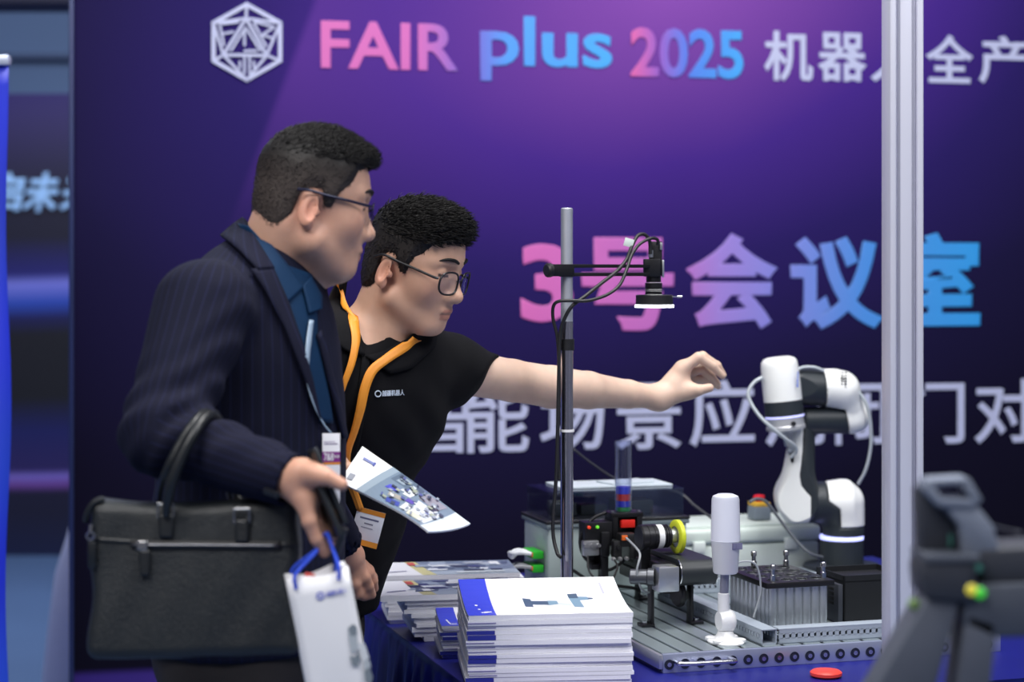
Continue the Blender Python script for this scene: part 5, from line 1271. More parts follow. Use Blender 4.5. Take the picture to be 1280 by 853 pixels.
# clothes laid on the torso
drape('shirt_front', [(336, 326), (356, 372), (372, 430), (390, 500), (398, 528)], [(388, 344), (394, 384), (395, 430), (410, 500), (414, 530)], jacket, 2.5, 3.4, M_shirt, man1, .002, .002, m=7, n=30, smooth_y=2)
drape('lapel', [(311, 341), (328, 366), (352, 410), (378, 477), (394, 524)], [(337, 336), (356, 378), (372, 425), (386, 475), (396, 524)], jacket, 2.5, 3.4, M_lapel, man1, .005, .004, m=6, n=30, attrs=lambda v: {'stripe': v[:, 0]*.9+v[:, 2]*.35+10}, smooth_y=2)
drape('jacket_collar', [(279, 300), (298, 318), (319, 341)], [(303, 279), (322, 310), (339, 339)], jacket, 2.5, 3.4, M_lapel, man1, .005, .005, m=6, n=18, attrs=lambda v: {'stripe': v[:, 0]*.9+v[:, 2]*.35+10}, smooth_y=2)
drape('lapel', [(392, 420), (400, 450), (412, 500), (424, 548)], [(397, 414), (407, 450), (420, 500), (430, 548)], jacket, 2.5, 3.4, M_lapel, man1, .004, .004, m=4, n=20, attrs=lambda v: {'stripe': v[:, 0]*.9+v[:, 2]*.35+10}, smooth_y=3)
nk = lambda p: np.minimum(jacket(p), neck1(p)-.004)
drape('shirt_collar', [(302, 281), (318, 306), (336, 340), (356, 381)], [(314, 283), (336, 308), (358, 336), (377, 361)], nk, 2.5, 3.4, M_shirt, man1, .004, .003, m=7, n=26, smooth_y=2)
drape('shirt_collar', [(374, 360), (378, 376), (382, 394)], [(384, 349), (397, 372), (397, 388)], nk, 2.5, 3.4, M_shirt, man1, .006, .003, m=6, n=16, smooth_y=2)
for i in range(4):
    t = .93-.035*i; c = J_ER+(J_WR-J_ER)*t; s = hit(jacket, [(640+F*c[0]/c[1]-3, HZ-(c[2]-CH)*F/c[1]+24)], 2.4, 3.2)[0]
    x = MB(); x.lathe(s-h1, (0, -1, -.4), [(0, -.001), (.0052, -.001), (.0052, .002), (.003, .003), (0, .003)], 14, cap=False); x.build('cuff_button', M_black, man1)
M_trou = cloth_mat('brown_grey_trousers', srgb(44, 41, 42), .85); M_shoe = mat('black_shoe', (.012, .012, .012), .3)
def trousers(p, hip, feet, dy):
    d = ell(p, hip, (.135, .165, .15))
    for s in (-1, 1):
        k = hip+V3(.02, s*dy, -.42); f = feet+V3(0, s*dy, .09); d = smin(d, rc(p, hip+V3(0, s*dy*.9, -.05), k, .092, .068), .03); d = smin(d, smax(rc(p, k, f, .068, .055), .05-p[:, 2], .004), .03)
    return d-.002*wob(p, 30, 2, 4)
hip1 = P(298, 800, 3.03); ft1 = np.array((hip1[0], 3.03, 0))
sdf_obj('trousers', lambda p: trousers(p, hip1, ft1, .095), hip1+V3(-.2, -.22, -hip1[2]), hip1+V3(.22, .22, .17), .011, M_trou, man1)
def shoe(parent, at, yaw):
    R = rotz(yaw); f = lambda p: smax(smin(ell(p, at+R@V3(.06, 0, .03), (.135, .046, .05), R), ell(p, at+R@V3(-.02, 0, .06), (.06, .045, .06), R), .03), .002-p[:, 2], .004)
    sdf_obj('shoe', f, at+V3(-.2, -.2, -.01), at+V3(.2, .2, .15), .008, M_shoe, parent)
for s in (-1, 1): shoe(man1, ft1+V3(.0, s*.095, 0), -.15)
# ---------------------------------------------------------------- man in the black polo shirt
h2 = P(365, 853, 3.6); h2[2] = 0
man2 = empty('person', tuple(h2), 0, 'man in black polo shirt and glasses reaching towards the robot arm', 'person')
R2 = head_frame(math.radians(-23), math.radians(14)); C2 = P(487, 343, 3.42)-R2@V3(0, -.074, 0)
RB2 = rotz(math.radians(-45))
A_S, A_E, A_W = P(562, 462, 3.63), P(690, 487, 3.80), P(824, 497, 3.98)
B_S, B_E, B_W = P(392, 438, 3.44), P(386, 548, 3.48), P(420, 590, 3.34)
nb2 = P(462, 424, 3.515)
def p_torso(p):
    d = ell(p, P(468, 492, 3.53), (.112, .165, .16), RB2); d = smin(d, ell(p, P(425, 620, 3.57), (.112, .140, .19), RB2), .08)
    d = smin(d, ell(p, P(378, 760, 3.60), (.115, .160, .17), RB2), .08)
    d = smin(d, rc(p, nb2, A_S, .052, .058), .04); d = smin(d, rc(p, nb2, B_S, .052, .060), .04)
    return d
def p_neck(p): 
    d = rc(p, nb2+V3(-.005, 0, -.03), C2+R2@V3(-.022, 0, -.030), .058, .054); return smin(d, rc(p, nb2+V3(.03, -.02, .0), C2+R2@V3(.030, 0, -.062), .038, .030), .03)
sl_ax = nrm(P(604, 474, 3.70)-A_S)
hem_n = nrm(np.cross(P(622, 452, 3.70)-P(586, 498, 3.67), V3(.25, 1, 0)))
if hem_n[0] < 0: hem_n = -hem_n
hem_p = P(604, 475, 3.69)
def polo(p):
    d = p_torso(p)
    sl = rc(p, A_S, P(640, 480, 3.72), .058, .043); sl = smax(sl, (p-hem_p.astype(np.float32))@hem_n.astype(np.float32), .004)
    sr = smax(rc(p, B_S, B_E, .062, .055), (p-np.asarray(B_S+(B_E-B_S)*.7, np.float32))@nrm(B_E-B_S).astype(np.float32), .004)
    d = smin(smin(d, sl, .045), sr, .03)
    d = d-.0030*wob(p, 20, 31, 5)-.0012*wob(p, 55, 32, 4)
    dd = (p-np.asarray(P(530, 520, 3.5), np.float32)); fold = dd@nrm((.75, .2, .62)).astype(np.float32)
    d = d-.0028*np.sin(fold*95)*np.exp(-((dd**2).sum(1))/.012)
    neck = rc(p, nb2+V3(.0, -.012, .0), nb2+V3(.012, -.02, .13), .060, .080); vee = rc(p, P(468, 412, 3.42), P(456, 442, 3.40), .034, .010)
    return smax(smax(d, -neck, .006), -vee, .006)
M_polo = cloth_mat('black_polo_knit', srgb(13, 13, 17), .9, bump=.3, bscale=700)
lo, hi = bounds([P(330, 360, 3.3), P(640, 360, 3.8)], .03); lo[2] = .82; lo[1] = 3.2
sdf_obj('polo_shirt', lambda p: smax(polo(p), .84-p[:, 2], .01), lo, hi, .005, M_polo, man2)
SK2 = srgb(207, 164, 140)
def b2_head(p):
    q = (p-C2.astype(np.float32))@R2.astype(np.float32); d = smin(head_sdf(q, 0.), p_neck(p), .02)
    return smin(d, p_torso(p)+.010, .02)
lo, hi = bounds([C2], .16); lo[2] = nb2[2]-.10
vA, qA = nets(b2_head, lo, hi, .0025); colA = head_color(((vA-C2)@R2).astype(np.float32), SK2, .12)
def arm2(p):
    d = chain(p, [A_S, P(640, 476, 3.735), P(690, 484, 3.80), P(735, 488, 3.86), P(785, 493, 3.93), A_W], [.045, .0405, .0415, .037, .0285, .0225], .008)
    g = 3.99
    palm = rce(p, A_W, P(850, 472, g+.010), .021, .020, (.2, 1, .4), 1.35); palm = smin(palm, rc(p, A_W, P(862, 489, g-.006), .022, .0175), .02); palm = smin(palm, rc(p, P(842, 478, g), P(853, 460, g+.004), .020, .016), .015)
    d = smin(d, palm, .02)
    f = [finger(p, [P(853, 461, g-.004), P(873, 447, g-.006), P(891, 458, g+.004), P(903, 470, g+.014)], .0125, .0072),
         finger(p, [P(856, 458, g+.018), P(878, 446, g+.020), P(896, 457, g+.030), P(904, 469, g+.040)], .0125, .0072),
         finger(p, [P(858, 466, g+.036), P(877, 461, g+.042), P(889, 470, g+.050), P(897, 480, g+.056)], .0115, .0070),
         finger(p, [P(860, 474, g+.046), P(876, 474, g+.056), P(888, 478, g+.062), P(898, 484, g+.066)], .0100, .0062),
         finger(p, [P(858, 489, g-.010), P(873, 488, g-.018), P(887, 485, g-.018)], .0135, .0090)]
    d = smin(d, f[0], .012); d = smin(d, f[1], .006); d = smin(d, f[2], .006); d = smin(d, f[3], .006); return smin(d, f[4], .012)
lo, hi = bounds([A_S, P(908, 435, 4.06), P(720, 520, 3.9)], .035)
vB, qB = nets(arm2, lo, hi, .0026)
def arm2r(p):
    d = smin(rc(p, B_S, B_E, .046, .040), rc(p, B_E, B_W, .040, .025), .03); d = smin(d, rce(p, B_W, P(428, 594, 3.26), .022, .018, (0, 1, .3), 1.4), .02)
    for i in range(4): d = smin(d, finger(p, [P(428, 594, 3.255+.016*i), P(437, 600, 3.26+.016*i), P(446, 606, 3.27+.015*i)], .0105, .0078), .006)
    return smin(d, finger(p, [P(424, 592, 3.25), P(432, 586, 3.245), P(441, 584, 3.25)], .0125, .0088), .01)
lo, hi = bounds([B_S, B_E, B_W, P(446, 606, 3.25)], .07)
vC, qC = nets(arm2r, lo, hi, .005)
core2 = lambda p: smax(p_torso(p)+.020, .90-p[:, 2], .01)
lo, hi = bounds([A_S, B_S, P(378, 760, 3.6)], .16); hi[2] = nb2[2]
vD, qD = nets(core2, lo, hi, .014)
bc2 = lambda v: np.tile(np.array(SK2, np.float32), (len(v), 1))
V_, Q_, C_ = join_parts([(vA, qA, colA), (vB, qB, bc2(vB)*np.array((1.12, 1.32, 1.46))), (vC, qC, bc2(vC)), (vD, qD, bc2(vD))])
link('body', np_mesh('body', V_-h2, Q_, True, {'Col': np.minimum(C_, 1)}), M_skin, man2)
HL2 = ([-.13, -.078, -.050, -.034, -.026, -.010, .006, .014, .026, .032, .040, .052, .064, .080, .094, .13], [-.060, -.058, -.048, -.020, .024, .036, .036, .010, -.006, .022, .040, .048, .068, .082, .084, .082])
def fringe2(q):
    return smin(ell(q, (.030, 0, .112), (.058, .058, .024)), rc(q, (.070, -.03, .094), (.070, .03, .094), .015, .015), .02)
hf2 = lambda p: hair_sdf((p-C2.astype(np.float32))@R2.astype(np.float32), HL2, .0135, .0058, 41, fringe=fringe2)
lo, hi = bounds([C2], .165); lo[2] = C2[2]-.10
def flow2(p):
    q = (p-C2)@R2; f = np.where(q[:, 2:3] > .07, np.array([[.95, 0, .10]]), np.array([[-.1, 0, -.9]])); return f@R2.T
make_hair(man2, C2, R2, hf2, lo, hi, .0028, 16000, lambda p: np.where(((p-C2)@R2)[:, 2] > .07, .018, .0055), flow2, 8, .35, rad=.0011, lift=.50, spread=.24)
glasses(man2, C2, R2, mat('black_frame', (.010, .010, .012), .3), .0275, .0205, .0145, .104, .0345, .030)
brows(man2, C2, R2, M_hair)
b2_neck = lambda p: smin(p_neck(p), p_torso(p)+.010, .02)
pn = lambda p: np.minimum(polo(p), b2_neck(p)-.001)
drape('polo_collar', [(424, 352), (404, 392), (408, 424), (432, 440)], [(438, 345), (432, 385), (440, 420), (455, 446)], pn, 3.0, 3.8, M_polo, man2, .004, .004, m=6, n=20, smooth_y=2)
drape('polo_collar', [(545, 414), (540, 436), (512, 462), (486, 468)], [(526, 407), (505, 424), (480, 440), (456, 447)], pn, 3.0, 3.8, M_polo, man2, .004, .004, m=6, n=20, smooth_y=2)
x = drape('placket', [(452, 446), (444, 520), (432, 580)], [(462, 446), (456, 520), (444, 580)], polo, 3.0, 3.8, M_polo, man2, .002, .002, m=4, n=16, smooth_y=2)
# chest mark
def on_polo(u, v, h): 
    p = hit(polo, [(u, v)], 3.0, 3.9)[0]; n = grad(polo, p[None], .006)[0]; return p+n*(h+.001)-h2
M_mark = mat('chest_mark_white', srgb(200, 212, 228), .5)
me = text_geo('越疆机器人', .02, .02); n = len(me.vertices); co = np.empty(n*3, np.float32); me.vertices.foreach_get('co', co); co = co.reshape(-1, 3); l_, g_ = co.min(0), co.max(0); s_ = (co-l_)/(g_-l_)
uv = np.stack((477+s_[:, 0]*28, 496-s_[:, 1]*7.5-s_[:, 0]*1.5), 1); pp_ = hit(polo, uv, 3.0, 3.9); nn_ = grad(polo, pp_, .006); me.vertices.foreach_set('co', (pp_+nn_*(.0012+.0008*s_[:, 2:3])-h2).astype(np.float32).ravel()); me.update(); me.materials.clear()
link('chest_lettering', me, M_mark, man2)
x = MB(); x.tube([on_polo(472+3.6*math.cos(t), 492.5+3.6*math.sin(t), .001) for t in np.linspace(0, 6.283, 16)], .0011, 6); x.build('chest_emblem', M_mark, man2)
hip2 = P(365, 785, 3.6); ft2 = np.array((hip2[0]-.02, 3.6, 0))
sdf_obj('trousers', lambda p: trousers(p, hip2, ft2, .095), hip2+V3(-.2, -.22, -hip2[2]), hip2+V3(.22, .22, .17), .011, M_trou, man2)
for s in (-1, 1): shoe(man2, ft2+V3(.0, s*.095, 0), -.1)
# ================================================================ what they carry
# ---- briefcase on the forearm
BD_ = 2.665; bc0 = P(247, 718, BD_)
M_leather = mat('black_leather', srgb(22, 27, 31), .42, var=.15, scale=40, bump=.6, bscale=420, spec=.5)
_nt = M_leather.node_tree; _bs = _nt.nodes['Principled BSDF']; _bp = [n for n in _nt.nodes if n.type == 'BUMP'][0]
_ck = _nt.nodes.new('ShaderNodeTexChecker'); _ck.inputs['Scale'].default_value = 330; _tc = [n for n in _nt.nodes if n.type == 'TEX_COORD'][0]; _nt.links.new(_tc.outputs['Object'], _ck.inputs['Vector'])
_b2 = _nt.nodes.new('ShaderNodeBump'); _b2.inputs['Strength'].default_value = .55; _b2.inputs['Distance'].default_value = .001; _nt.links.new(_ck.outputs['Fac'], _b2.inputs['Height']); _nt.links.new(_bp.outputs[0], _b2.inputs['Normal']); _nt.links.new(_b2.outputs[0], _bs.inputs['Normal'])
M_leather2 = mat('black_leather_smooth', srgb(20, 24, 28), .4, var=.1, bump=.2, bscale=300)
case = empty('briefcase', tuple(bc0), 0, 'black grained leather briefcase with zip pocket hanging from the forearm', 'briefcase')
BHX, BHZ = .146, .106; Rb = roty(math.radians(-1.5))
def face_y(x, z): return -(.058-.030*np.clip((z+BHZ)/(2*BHZ), 0, 1))
def case_sdf(p):
    q = (p-bc0.astype(np.float32))@Rb.astype(np.float32); x, y, z = q.T; t = np.clip((z+BHZ)/(2*BHZ), 0, 1)
    hy = .058-.030*t; hx = BHX-.004*np.sin(t*3.14)+.002*np.sin(z*60); zt_ = z-.006*np.abs(x/BHX)**2*(t > .5)+.006*np.cos(x*9)*(t)
    pk = np.stack((np.abs(x)-hx+.016, np.abs(y)-hy+.016, np.abs(zt_)-BHZ+.016), 1)
    d = np.sqrt((np.maximum(pk, 0)**2).sum(1))+np.minimum(pk.max(1), 0)-.016
    return (d-.0042*wob(p, 22, 71, 5)-.0016*wob(p, 60, 72, 4))*.9
sdf_obj('case_body', case_sdf, bc0-V3(.17, .09, .13), bc0+V3(.17, .09, .13), .0036, M_leather, case)
CF = lambda uv: hit(case_sdf, uv, 2.4, 2.9)
drape('seam_flap', [(118, 672), (180, 676), (260, 677), (372, 679)], [(118, 677), (180, 681), (260, 682), (372, 684)], case_sdf, 2.4, 2.9, M_leather2, case, .0005, .0015, m=3, n=30)
drape('zip_tape', [(164, 676), (352, 677)], [(164, 686), (352, 687)], case_sdf, 2.4, 2.9, mat('zip_tape_black', (.008, .008, .010), .6), case, .002, .001, m=3, n=24)
drape('zip_teeth', [(166, 680.3), (348, 681.3)], [(166, 682.3), (348, 683.3)], case_sdf, 2.4, 2.9, mat('zip_metal', (.26, .26, .28), .35, .9), case, .003, .0015, m=3, n=24)
M_buckle = mat('buckle_nickel', (.45, .45, .46), .25, 1)
def slabpx(name, u0, v0, u1, v1, m, par, lift=.003, th=.004): return drape(name, [(u0, v0), (u0, (v0+v1)/2), (u0+1, v1)], [(u1, v0), (u1, (v0+v1)/2), (u1-1, v1)], case_sdf, 2.4, 2.9, m, par, lift, th, m=5, n=12)
slabpx('zip_pull', 175, 688, 188, 720, M_leather2, case)
slabpx('zip_slider', 172, 677, 186, 688, M_buckle, case, .004, .004)
for uc, v0 in ((208, 644), (303, 650)):
    slabpx('handle_tab', uc-9, v0, uc+9, v0+28, M_leather2, case, .002, .004)
    c = CF([(uc, v0-6)])[0]-bc0
    x = MB(); w_, h_ = .0105, .0095; y_ = c[1]-.006; q = [(-w_, -h_), (w_, -h_), (w_, h_), (-w_, h_), (-w_, -h_)]
    for a, b in zip(q[:-1], q[1:]): x.cyl(c*[1, 0, 1]+V3(a[0], y_, a[1]), c*[1, 0, 1]+V3(b[0], y_, b[1]), .0016, 8)
    x.build('ring', M_buckle, case)
L_ = lambda u, v, d: P(u, v, d)-bc0
x = MB(); x.tube(smooth_path([L_(208, 644, 2.625), (L_(209, 630, 2.618)), L_(214, 606, 2.61), L_(226, 574, 2.612), L_(242, 543, 2.622), L_(254, 525, 2.645), L_(264, 519, 2.675), L_(274, 528, 2.712), L_(283, 556, 2.735), L_(292, 600, 2.735), L_(300, 634, 2.69), L_(303, 646, 2.655), L_(303, 653, 2.63)], 6), [.0058]*6+[.0075]*58+[.0058]*9, 12); x.build('handle', M_leather2, case)
x = MB(); x.tube(smooth_path([L_(202, 634, 2.69), L_(203, 612, 2.66), L_(210, 588, 2.628), L_(226, 555, 2.632), L_(242, 530, 2.645), L_(256, 517, 2.685), L_(266, 527, 2.74), L_(276, 560, 2.752), L_(286, 604, 2.75), L_(292, 634, 2.71)], 6), .0072, 12); x.build('handle', M_leather2, case)
# end gusset strap and ring
x = MB(); x.tube(smooth_path([L_(130, 624, 2.645), L_(118, 628, 2.64), L_(110, 640, 2.64), L_(107, 652, 2.645)], 5), .0042, 8); x.build('gusset_edge', M_leather2, case)
x = MB(); x.lathe(L_(113, 670, 2.625), (.3, -1, 0), [(.004, 0), (.0065, 0), (.0065, .003), (.004, .003), (.004, 0)], 16, cap=False); x.cyl(L_(114, 656, 2.63), L_(113, 666, 2.628), .0028, 8); x.build('side_ring', M_buckle, case)
x = MB(); x.box(L_(115, 694, 2.622), (.011, .004, .036), .0015); x.build('side_tab', M_leather2, case)
# ---- folding phone in his right hand
pc_ = P(410, 617, 2.598)
ph = empty('folding_phone', tuple(pc_), 0, 'black folding phone held half open in the hand', 'phone')
def phone_panel(name, u0, v0, u1, v1, d0, wy, th, m):
    a, b = P(u0, v0, d0)-pc_, P(u1, v1, d0-.004)-pc_; ax = nrm(b-a); wv = nrm(V3(-.38, 1, .16)-ax*np.dot(V3(-.38, 1, .16), ax)); nv = np.cross(ax, wv); R = np.stack((ax, wv, nv), 1)
    x = MB(); x.box((a+b)/2+wv*wy/2, (np.linalg.norm(b-a), wy, th), .0025, R, 3); return x.build(name, m, ph)
M_ph = mat('phone_frame', srgb(54, 58, 62), .35, .5)
phone_panel('front_half', 394, 560, 433, 655, HD-.014, .066, .0068, M_ph)
phone_panel('back_half', 398, 602, 428, 671, HD-.018, .066, .0076, M_ph)
x = MB(); a = P(430, 660, HD-.016)-pc_; b = P(419, 694, HD-.006)-pc_; x.cyl(a, b, .0055, 12); x.build('hinge_strap', M_black, ph)
# ---- paper gift bag
gb0 = P(411, 797, 2.600); gy = math.radians(11)
gb = empty('paper_bag', tuple(gb0), 0, 'white paper gift bag with blue cord handles and a robot print', 'paper bag')
Rg = roty(-gy)@rotz(math.radians(10)); GW, GT, GHt = .083, .055, .30
topz = .090
def gl(x_, y_, z_): return Rg@V3(x_, y_, z_)
M_bag = mat('bag_paper', (.80, .80, .82), .55, var=.03, scale=12)
def wallp(name, a, b, n=8, inset=0):
    vs, fs = [], []
    for j in range(13):
        z = topz-GHt*j/12
        for i in range(n+1):
            t = i/n; xy = np.array(a)*(1-t)+np.array(b)*t; bul = .003*math.sin(t*math.pi)*math.sin(j*.5)
            nrm_ = nrm((b[1]-a[1], a[0]-b[0])); xy = xy+nrm_*(bul-inset*math.sin(t*math.pi)*(1-j/12))
            zz = z+(.0035*math.sin(t*6+1) if j == 0 else 0); vs.append(gl(xy[0], xy[1], zz))
    for j in range(12):
        for i in range(n): k = j*(n+1)+i; fs.append((k, k+1, k+n+2, k+n+1))
    o = link(name, np_mesh(name, vs, fs, True), M_bag, gb); o.modifiers.new('s', 'SOLIDIFY').thickness = .0008; return o
hx_, hy_ = GW/2, GT/2
wallp('front_face', (-hx_, -hy_), (hx_, -hy_)); wallp('back_face', (hx_, hy_), (-hx_, hy_)); wallp('side_gusset', (hx_, -hy_), (hx_, hy_), 8, .014); wallp('side_gusset', (-hx_, hy_), (-hx_, -hy_), 8, .014)
x = MB(); x.quad([gl(*q) for q in ((-hx_, -hy_, topz-GHt), (hx_, -hy_, topz-GHt), (hx_, hy_, topz-GHt), (-hx_, hy_, topz-GHt))]); x.build('bottom', M_bag, gb)
gf = lambda a, b, h: gl(a, -hy_-.0038-h, b)
EM = srgb(70, 82, 190); RG1, RG2, RG3 = srgb(170, 178, 184), srgb(120, 130, 138), srgb(205, 210, 214)
its = [([(-.002+.0055*math.cos(t), .062+.0055*math.sin(t)) for t in np.linspace(0, 6.28, 15)[:-1]], EM), ([(-.002+.0035*math.cos(t), .062+.0035*math.sin(t)) for t in np.linspace(0, 6.28, 13)[:-1]], srgb(228, 228, 234)), ([(-.002+.0018*math.cos(t), .062+.0018*math.sin(t)) for t in np.linspace(0, 6.28, 9)[:-1]], EM)]
its += [([(.026, .012), (.034, .016), (.036, .002), (.034, -.020), (.024, -.022), (.024, -.004)], RG1), ([(.026, .012), (.034, .016), (.038, .010), (.036, .000), (.028, .000)], RG2),
        ([(.021, -.024), (.027, -.028), (.034, -.022), (.034, -.034), (.028, -.042), (.022, -.038)], RG2), ([(.035, -.010), (.044, -.014), (.046, -.034), (.038, -.036)], RG3), ([(.036, -.050), (.044, -.044), (.046, -.060), (.041, -.070), (.035, -.064)], RG2), ([(.038, -.036), (.046, -.036), (.046, -.046), (.037, -.048)], RG1)]
decals('emblem_print', its[:3], gf, gb, .0004); decals('robot_print', its[3:], gf, gb, .0004)
text_fit('bag_lettering', '越疆机器人', (.006, .059, .034, .0655), gf, mat('bag_blue_ink', EM, .5), gb, .01, .0004, .0004)
M_cord = mat('blue_cord', srgb(36, 76, 214), .6, bump=.8, bscale=500)
kn = P(404, 674, HD+.004)-gb0
for yy in (-hy_-.003, hy_):
    x = MB(); p0, p1 = gl(-.032, yy, topz-.012), gl(.026, yy, topz-.012)
    off = V3(0, .004 if yy > 0 else -.004, 0)
    x.tube(smooth_path([p0, p0+V3(.0, -.002, .02), kn*.75+p0*.25+off, kn+off+V3(.004, 0, .008), kn*.6+p1*.4+off+V3(.006, 0, .006), p1+V3(.0, -.001, .018), p1], 6), .0026, 10); x.build('cord_handle', M_cord, gb)
x = MB(); x.box(gl(-.012, .0, topz-.010), (.014, .010, .022), .002, Rg@roty(.4)); x.build('red_item', mat('bag_red', srgb(214, 84, 74), .5), gb)
# ---- badge of the man in the jacket
BDp = float(hit(jacket, [(408, 552)], 2.5, 3.4)[0][1])-.020; b1p = P(414, 586, BDp)
bd = empty('name_badge', tuple(b1p), 0, 'white and purple name card hanging from a thin pale strap on the jacket', 'badge')
s1 = BDp/F
x = MB(); x.box((0, 0, 0), (22*s1, .0012, 88*s1), .0003, rotz(.10)); x.build('card', mat('badge_card', srgb(232, 232, 238), .4), bd)
bfn = lambda a, b, h: rotz(.10)@V3(a*s1, -.0007-h, b*s1)
decals('card_print', [([(-11, 8), (11, 8), (11, 21), (-11, 21)], srgb(128, 44, 132)), ([(-11, 5), (11, 5), (11, 8), (-11, 8)], srgb(222, 140, 50)), ([(-9, 30), (8, 30), (8, 31.6), (-9, 31.6)], srgb(150, 140, 170)), ([(-9, 33), (5, 33), (5, 34), (-9, 34)], srgb(170, 160, 190))], bfn, bd, .0002)
text_fit('card_lettering', '7&8', (-9*s1, 10*s1, 3*s1, 19.5*s1), lambda a, b, h: bfn(a/s1, b/s1, h), mat('badge_white', (.85, .85, .88), .5), bd, .015, .0002, .0004)
text_fit('card_lettering', '号馆', (3.6*s1, 13*s1, 10*s1, 17*s1), lambda a, b, h: bfn(a/s1, b/s1, h), mat('badge_white', (.85, .85, .88), .5), bd, .01, .0002, .0004)
def ribbon(name, pts, wpx, f, d0, d1, m, par, lift=.004, th=.0012):
    pts = [np.array((*q, 0.)) for q in pts]; pts = np.array(smooth_path(pts, 5))[:, :2]; t = np.gradient(pts, axis=0); t /= np.linalg.norm(t, axis=1, keepdims=True); n = np.stack((-t[:, 1], t[:, 0]), 1)
    w_ = np.interp(np.linspace(0, 1, len(pts)), np.linspace(0, 1, len(wpx)), wpx)[:, None]/2
    return drape(name, pts-n*w_, pts+n*w_, f, d0, d1, m, par, lift, th, m=4, n=len(pts), smooth_y=6)
ribbon('strap', [(384, 402), (381, 425), (378.5, 455), (380, 480), (388, 508), (400, 532), (409, 543)], [5, 6, 5, 2.5, 1.6, 1.6, 1.6], jacket, 2.5, 3.3, mat('clear_strap', srgb(150, 170, 190), .25), bd, .008)
# ---- orange lanyard and badge of the man in the polo
b2h = hit(polo, [(458, 655)], 3.0, 3.9)[0]; b2p = P(459, 660, b2h[1]-.022)
ln = empty('lanyard_badge', tuple(b2p), 0, 'orange lanyard with white badge worn over the black polo shirt', 'badge')
M_or = mat('orange_ribbon', srgb(236, 150, 44), .5, var=.08, scale=60)
pn2 = lambda p: np.minimum(polo(p), b2_neck(p)-.001)
ribbon('ribbon', [(430, 358), (433, 380), (438, 405), (441, 428), (437, 455), (429, 482), (422, 508), (421, 532), (425, 556), (433, 590), (446, 634)], [9, 9, 10, 10, 9, 8, 8, 7, 7, 7], pn2, 3.0, 3.9, M_or, ln, .0105)
ribbon('ribbon', [(516, 420), (503, 435), (482, 450), (464, 464), (455, 484), (449, 510), (443, 536), (436, 556), (434, 574), (440, 604), (449, 636)], [10, 12, 11, 12, 11, 9, 8, 8, 7, 7], pn2, 3.0, 3.9, M_or, ln, .0115)
s2 = b2p[1]/F; R2b = roty(math.radians(15))
x = MB(); x.box((0, 0, 0), (36*s2, .0012, 46*s2), .0003, R2b); x.build('card', mat('badge_card', srgb(226, 228, 238), .4), ln)
bf2 = lambda a, b, h: R2b@V3(a*s2, -.0007-h, b*s2)
decals('card_print', [([(-18, -23), (18, -23), (18, -16), (-18, -16)], srgb(226, 150, 50)), ([(-18, 17), (18, 17), (18, 23), (-18, 23)], srgb(222, 140, 44)), ([(-12, 10), (12, 10), (12, 12), (-12, 12)], srgb(110, 110, 140)), ([(-5, 4), (6, 4), (6, 5.6), (-5, 5.6)], srgb(120, 120, 140)), ([(-8, -1), (7, -1), (7, .2), (-8, .2)], srgb(150, 150, 165))], bf2, ln, .0002)
# ---- the brochure being shown
A_, B_, Cc, Dd = P(453, 558, 3.30), P(588, 655, 3.22), P(424, 602, 3.16), P(548, 666, 3.07)
hb0 = (A_+B_+Cc+Dd)/4
hb = empty('brochure', tuple(hb0), 0, 'photo brochure held out in front of the black polo shirt', 'brochure')
nrm_h = nrm(np.cross(B_-A_, Cc-A_)); nrm_h = nrm_h if nrm_h[2] > 0 else -nrm_h
def hs(a, b, h):             # a along the length, b from back to front
    a = a-.10*b*b*max(0, a-.75)*4
    p = (A_*(1-a)+B_*a)*(1-b)+(Cc*(1-a)+Dd*a)*b
    droop = -.012*max(0, a-.55)**2*5*(b)-.010*(a*(1-a))
    return p-hb0+nrm_h*(h+.004*math.sin(a*math.pi))+V3(0, 0, droop)
n1, n2 = 16, 8
for k, nm in ((0, 'cover_sheet'), (-.0016, 'inner_pages')):
    vs = [hs(i/n1, j/n2, k+dz) for dz in (0, -.0012) for j in range(n2+1) for i in range(n1+1)]; N = (n1+1)*(n2+1); fs = []
    for j in range(n2):
        for i in range(n1):
            a = j*(n1+1)+i; fs.append((a, a+n1+1, a+n1+2, a+1)); fs.append((N+a, N+a+1, N+a+n1+2, N+a+n1+1))
    for i in range(n1): fs.append((i, i+1, N+i+1, N+i)); a = n2*(n1+1)+i; fs.append((a, N+a, N+a+1, a+1))
    for j in range(n2): a = j*(n1+1); fs.append((a, N+a, N+a+n1+1, a+n1+1)); a += n1; fs.append((a, a+n1+1, N+a+n1+1, N+a))
    me = np_mesh(nm, vs, fs, True); bm = bmesh.new(); bm.from_mesh(me); bmesh.ops.recalc_face_normals(bm, faces=bm.faces); bm.to_mesh(me); bm.free(); me.set_sharp_from_angle(angle=.7)
    link(nm, me, M_cover if k == 0 else M_pages, hb)
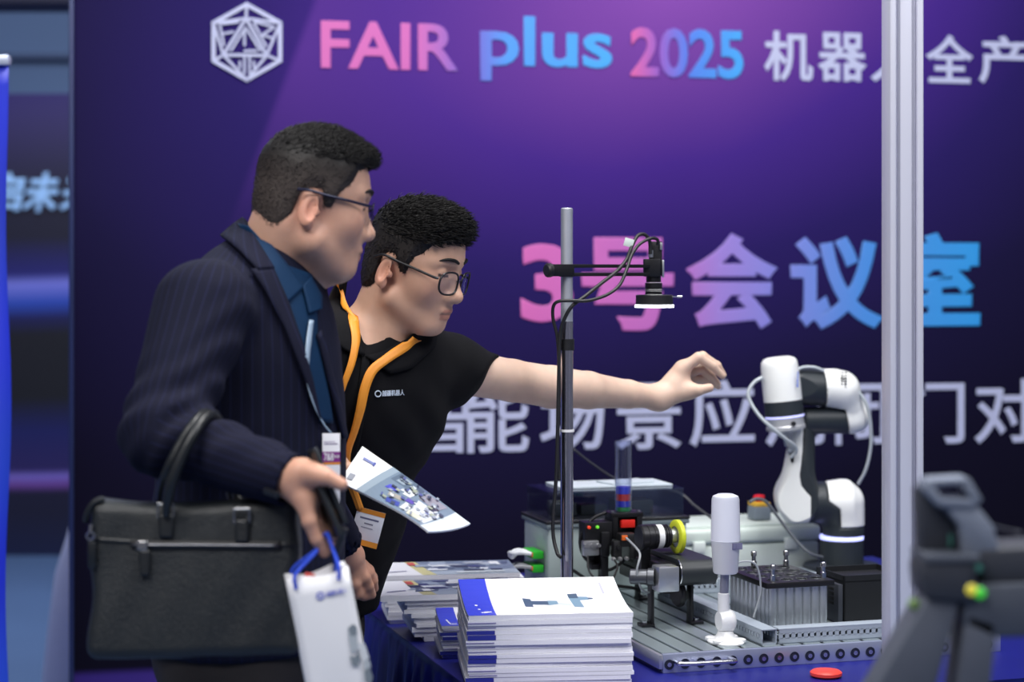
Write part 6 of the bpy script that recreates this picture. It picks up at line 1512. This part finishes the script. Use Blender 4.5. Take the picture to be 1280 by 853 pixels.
pr = [([(.30, 0), (.86, 0), (.86, 1), (.18, 1)], srgb(120, 138, 156)), ([(.86, 0), (1, 0), (1, 1), (.86, 1)], srgb(206, 216, 224)), ([(.28, 0), (.34, 0), (.24, 1), (.17, 1)], srgb(150, 166, 180)),
      ([(.36, 0), (.62, 0), (.55, .3), (.33, .3)], srgb(96, 112, 130)), ([(.40, .05), (.48, .05), (.44, .26), (.37, .26)], srgb(150, 165, 178)), ([(.52, .06), (.60, .06), (.56, .24), (.49, .24)], srgb(84, 98, 118)),
      ([(.62, .05), (.80, .05), (.78, .34), (.60, .34)], srgb(148, 146, 158)), ([(.62, .40), (.84, .38), (.85, .90), (.66, .92)], srgb(214, 220, 228)), ([(.36, .44), (.46, .40), (.44, .54), (.34, .58)], srgb(84, 88, 190)),
      ([(.40, .62), (.52, .58), (.53, .70), (.41, .74)], srgb(164, 160, 150)), ([(.42, .80), (.54, .76), (.56, .90), (.44, .93)], srgb(70, 84, 160)), ([(.55, .52), (.62, .50), (.62, .62), (.55, .64)], srgb(98, 84, 170)),
      ([(.50, .28), (.57, .26), (.56, .48), (.49, .50)], srgb(226, 230, 236)), ([(.46, .36), (.53, .34), (.52, .42), (.45, .44)], srgb(206, 212, 220)), ([(.57, .66), (.64, .66), (.64, .90), (.57, .90)], srgb(222, 226, 230)),
      ([(.64, .80), (.76, .78), (.76, .93), (.65, .95)], srgb(206, 208, 190)), ([(.72, .34), (.79, .33), (.80, .44), (.73, .46)], srgb(72, 74, 92)), ([(.74, .56), (.80, .55), (.80, .68), (.74, .69)], srgb(184, 190, 198)),
      ([(.06, .22), (.15, .20), (.15, .26), (.06, .28)], srgb(130, 140, 190)), ([(.15, .18), (.165, .18), (.165, .28), (.15, .28)], srgb(90, 100, 170)), ([(.04, .72), (.09, .70), (.09, .86), (.04, .88)], srgb(150, 156, 168))]
rp_ = random.Random(4); pal = [srgb(*c) for c in ((70, 80, 100), (196, 204, 214), (120, 132, 150), (88, 96, 150), (226, 230, 234), (60, 66, 84), (160, 168, 150), (150, 158, 172))]
for k in range(60):
    ca, cb = rp_.uniform(.36, .84), rp_.uniform(.05, .93); a_, b_ = rp_.uniform(.006, .022), rp_.uniform(.012, .05); sk = rp_.uniform(-.015, .015)
    pr.append(([(ca-a_, cb-b_), (ca+a_, cb-b_), (ca+a_+sk, cb+b_), (ca-a_+sk, cb+b_)], rp_.choice(pal)))
decals('cover_print', pr, lambda a, b, h: hs(a, b, h), hb, .0004, attr_mat('glossy_print', .3), sub=10)
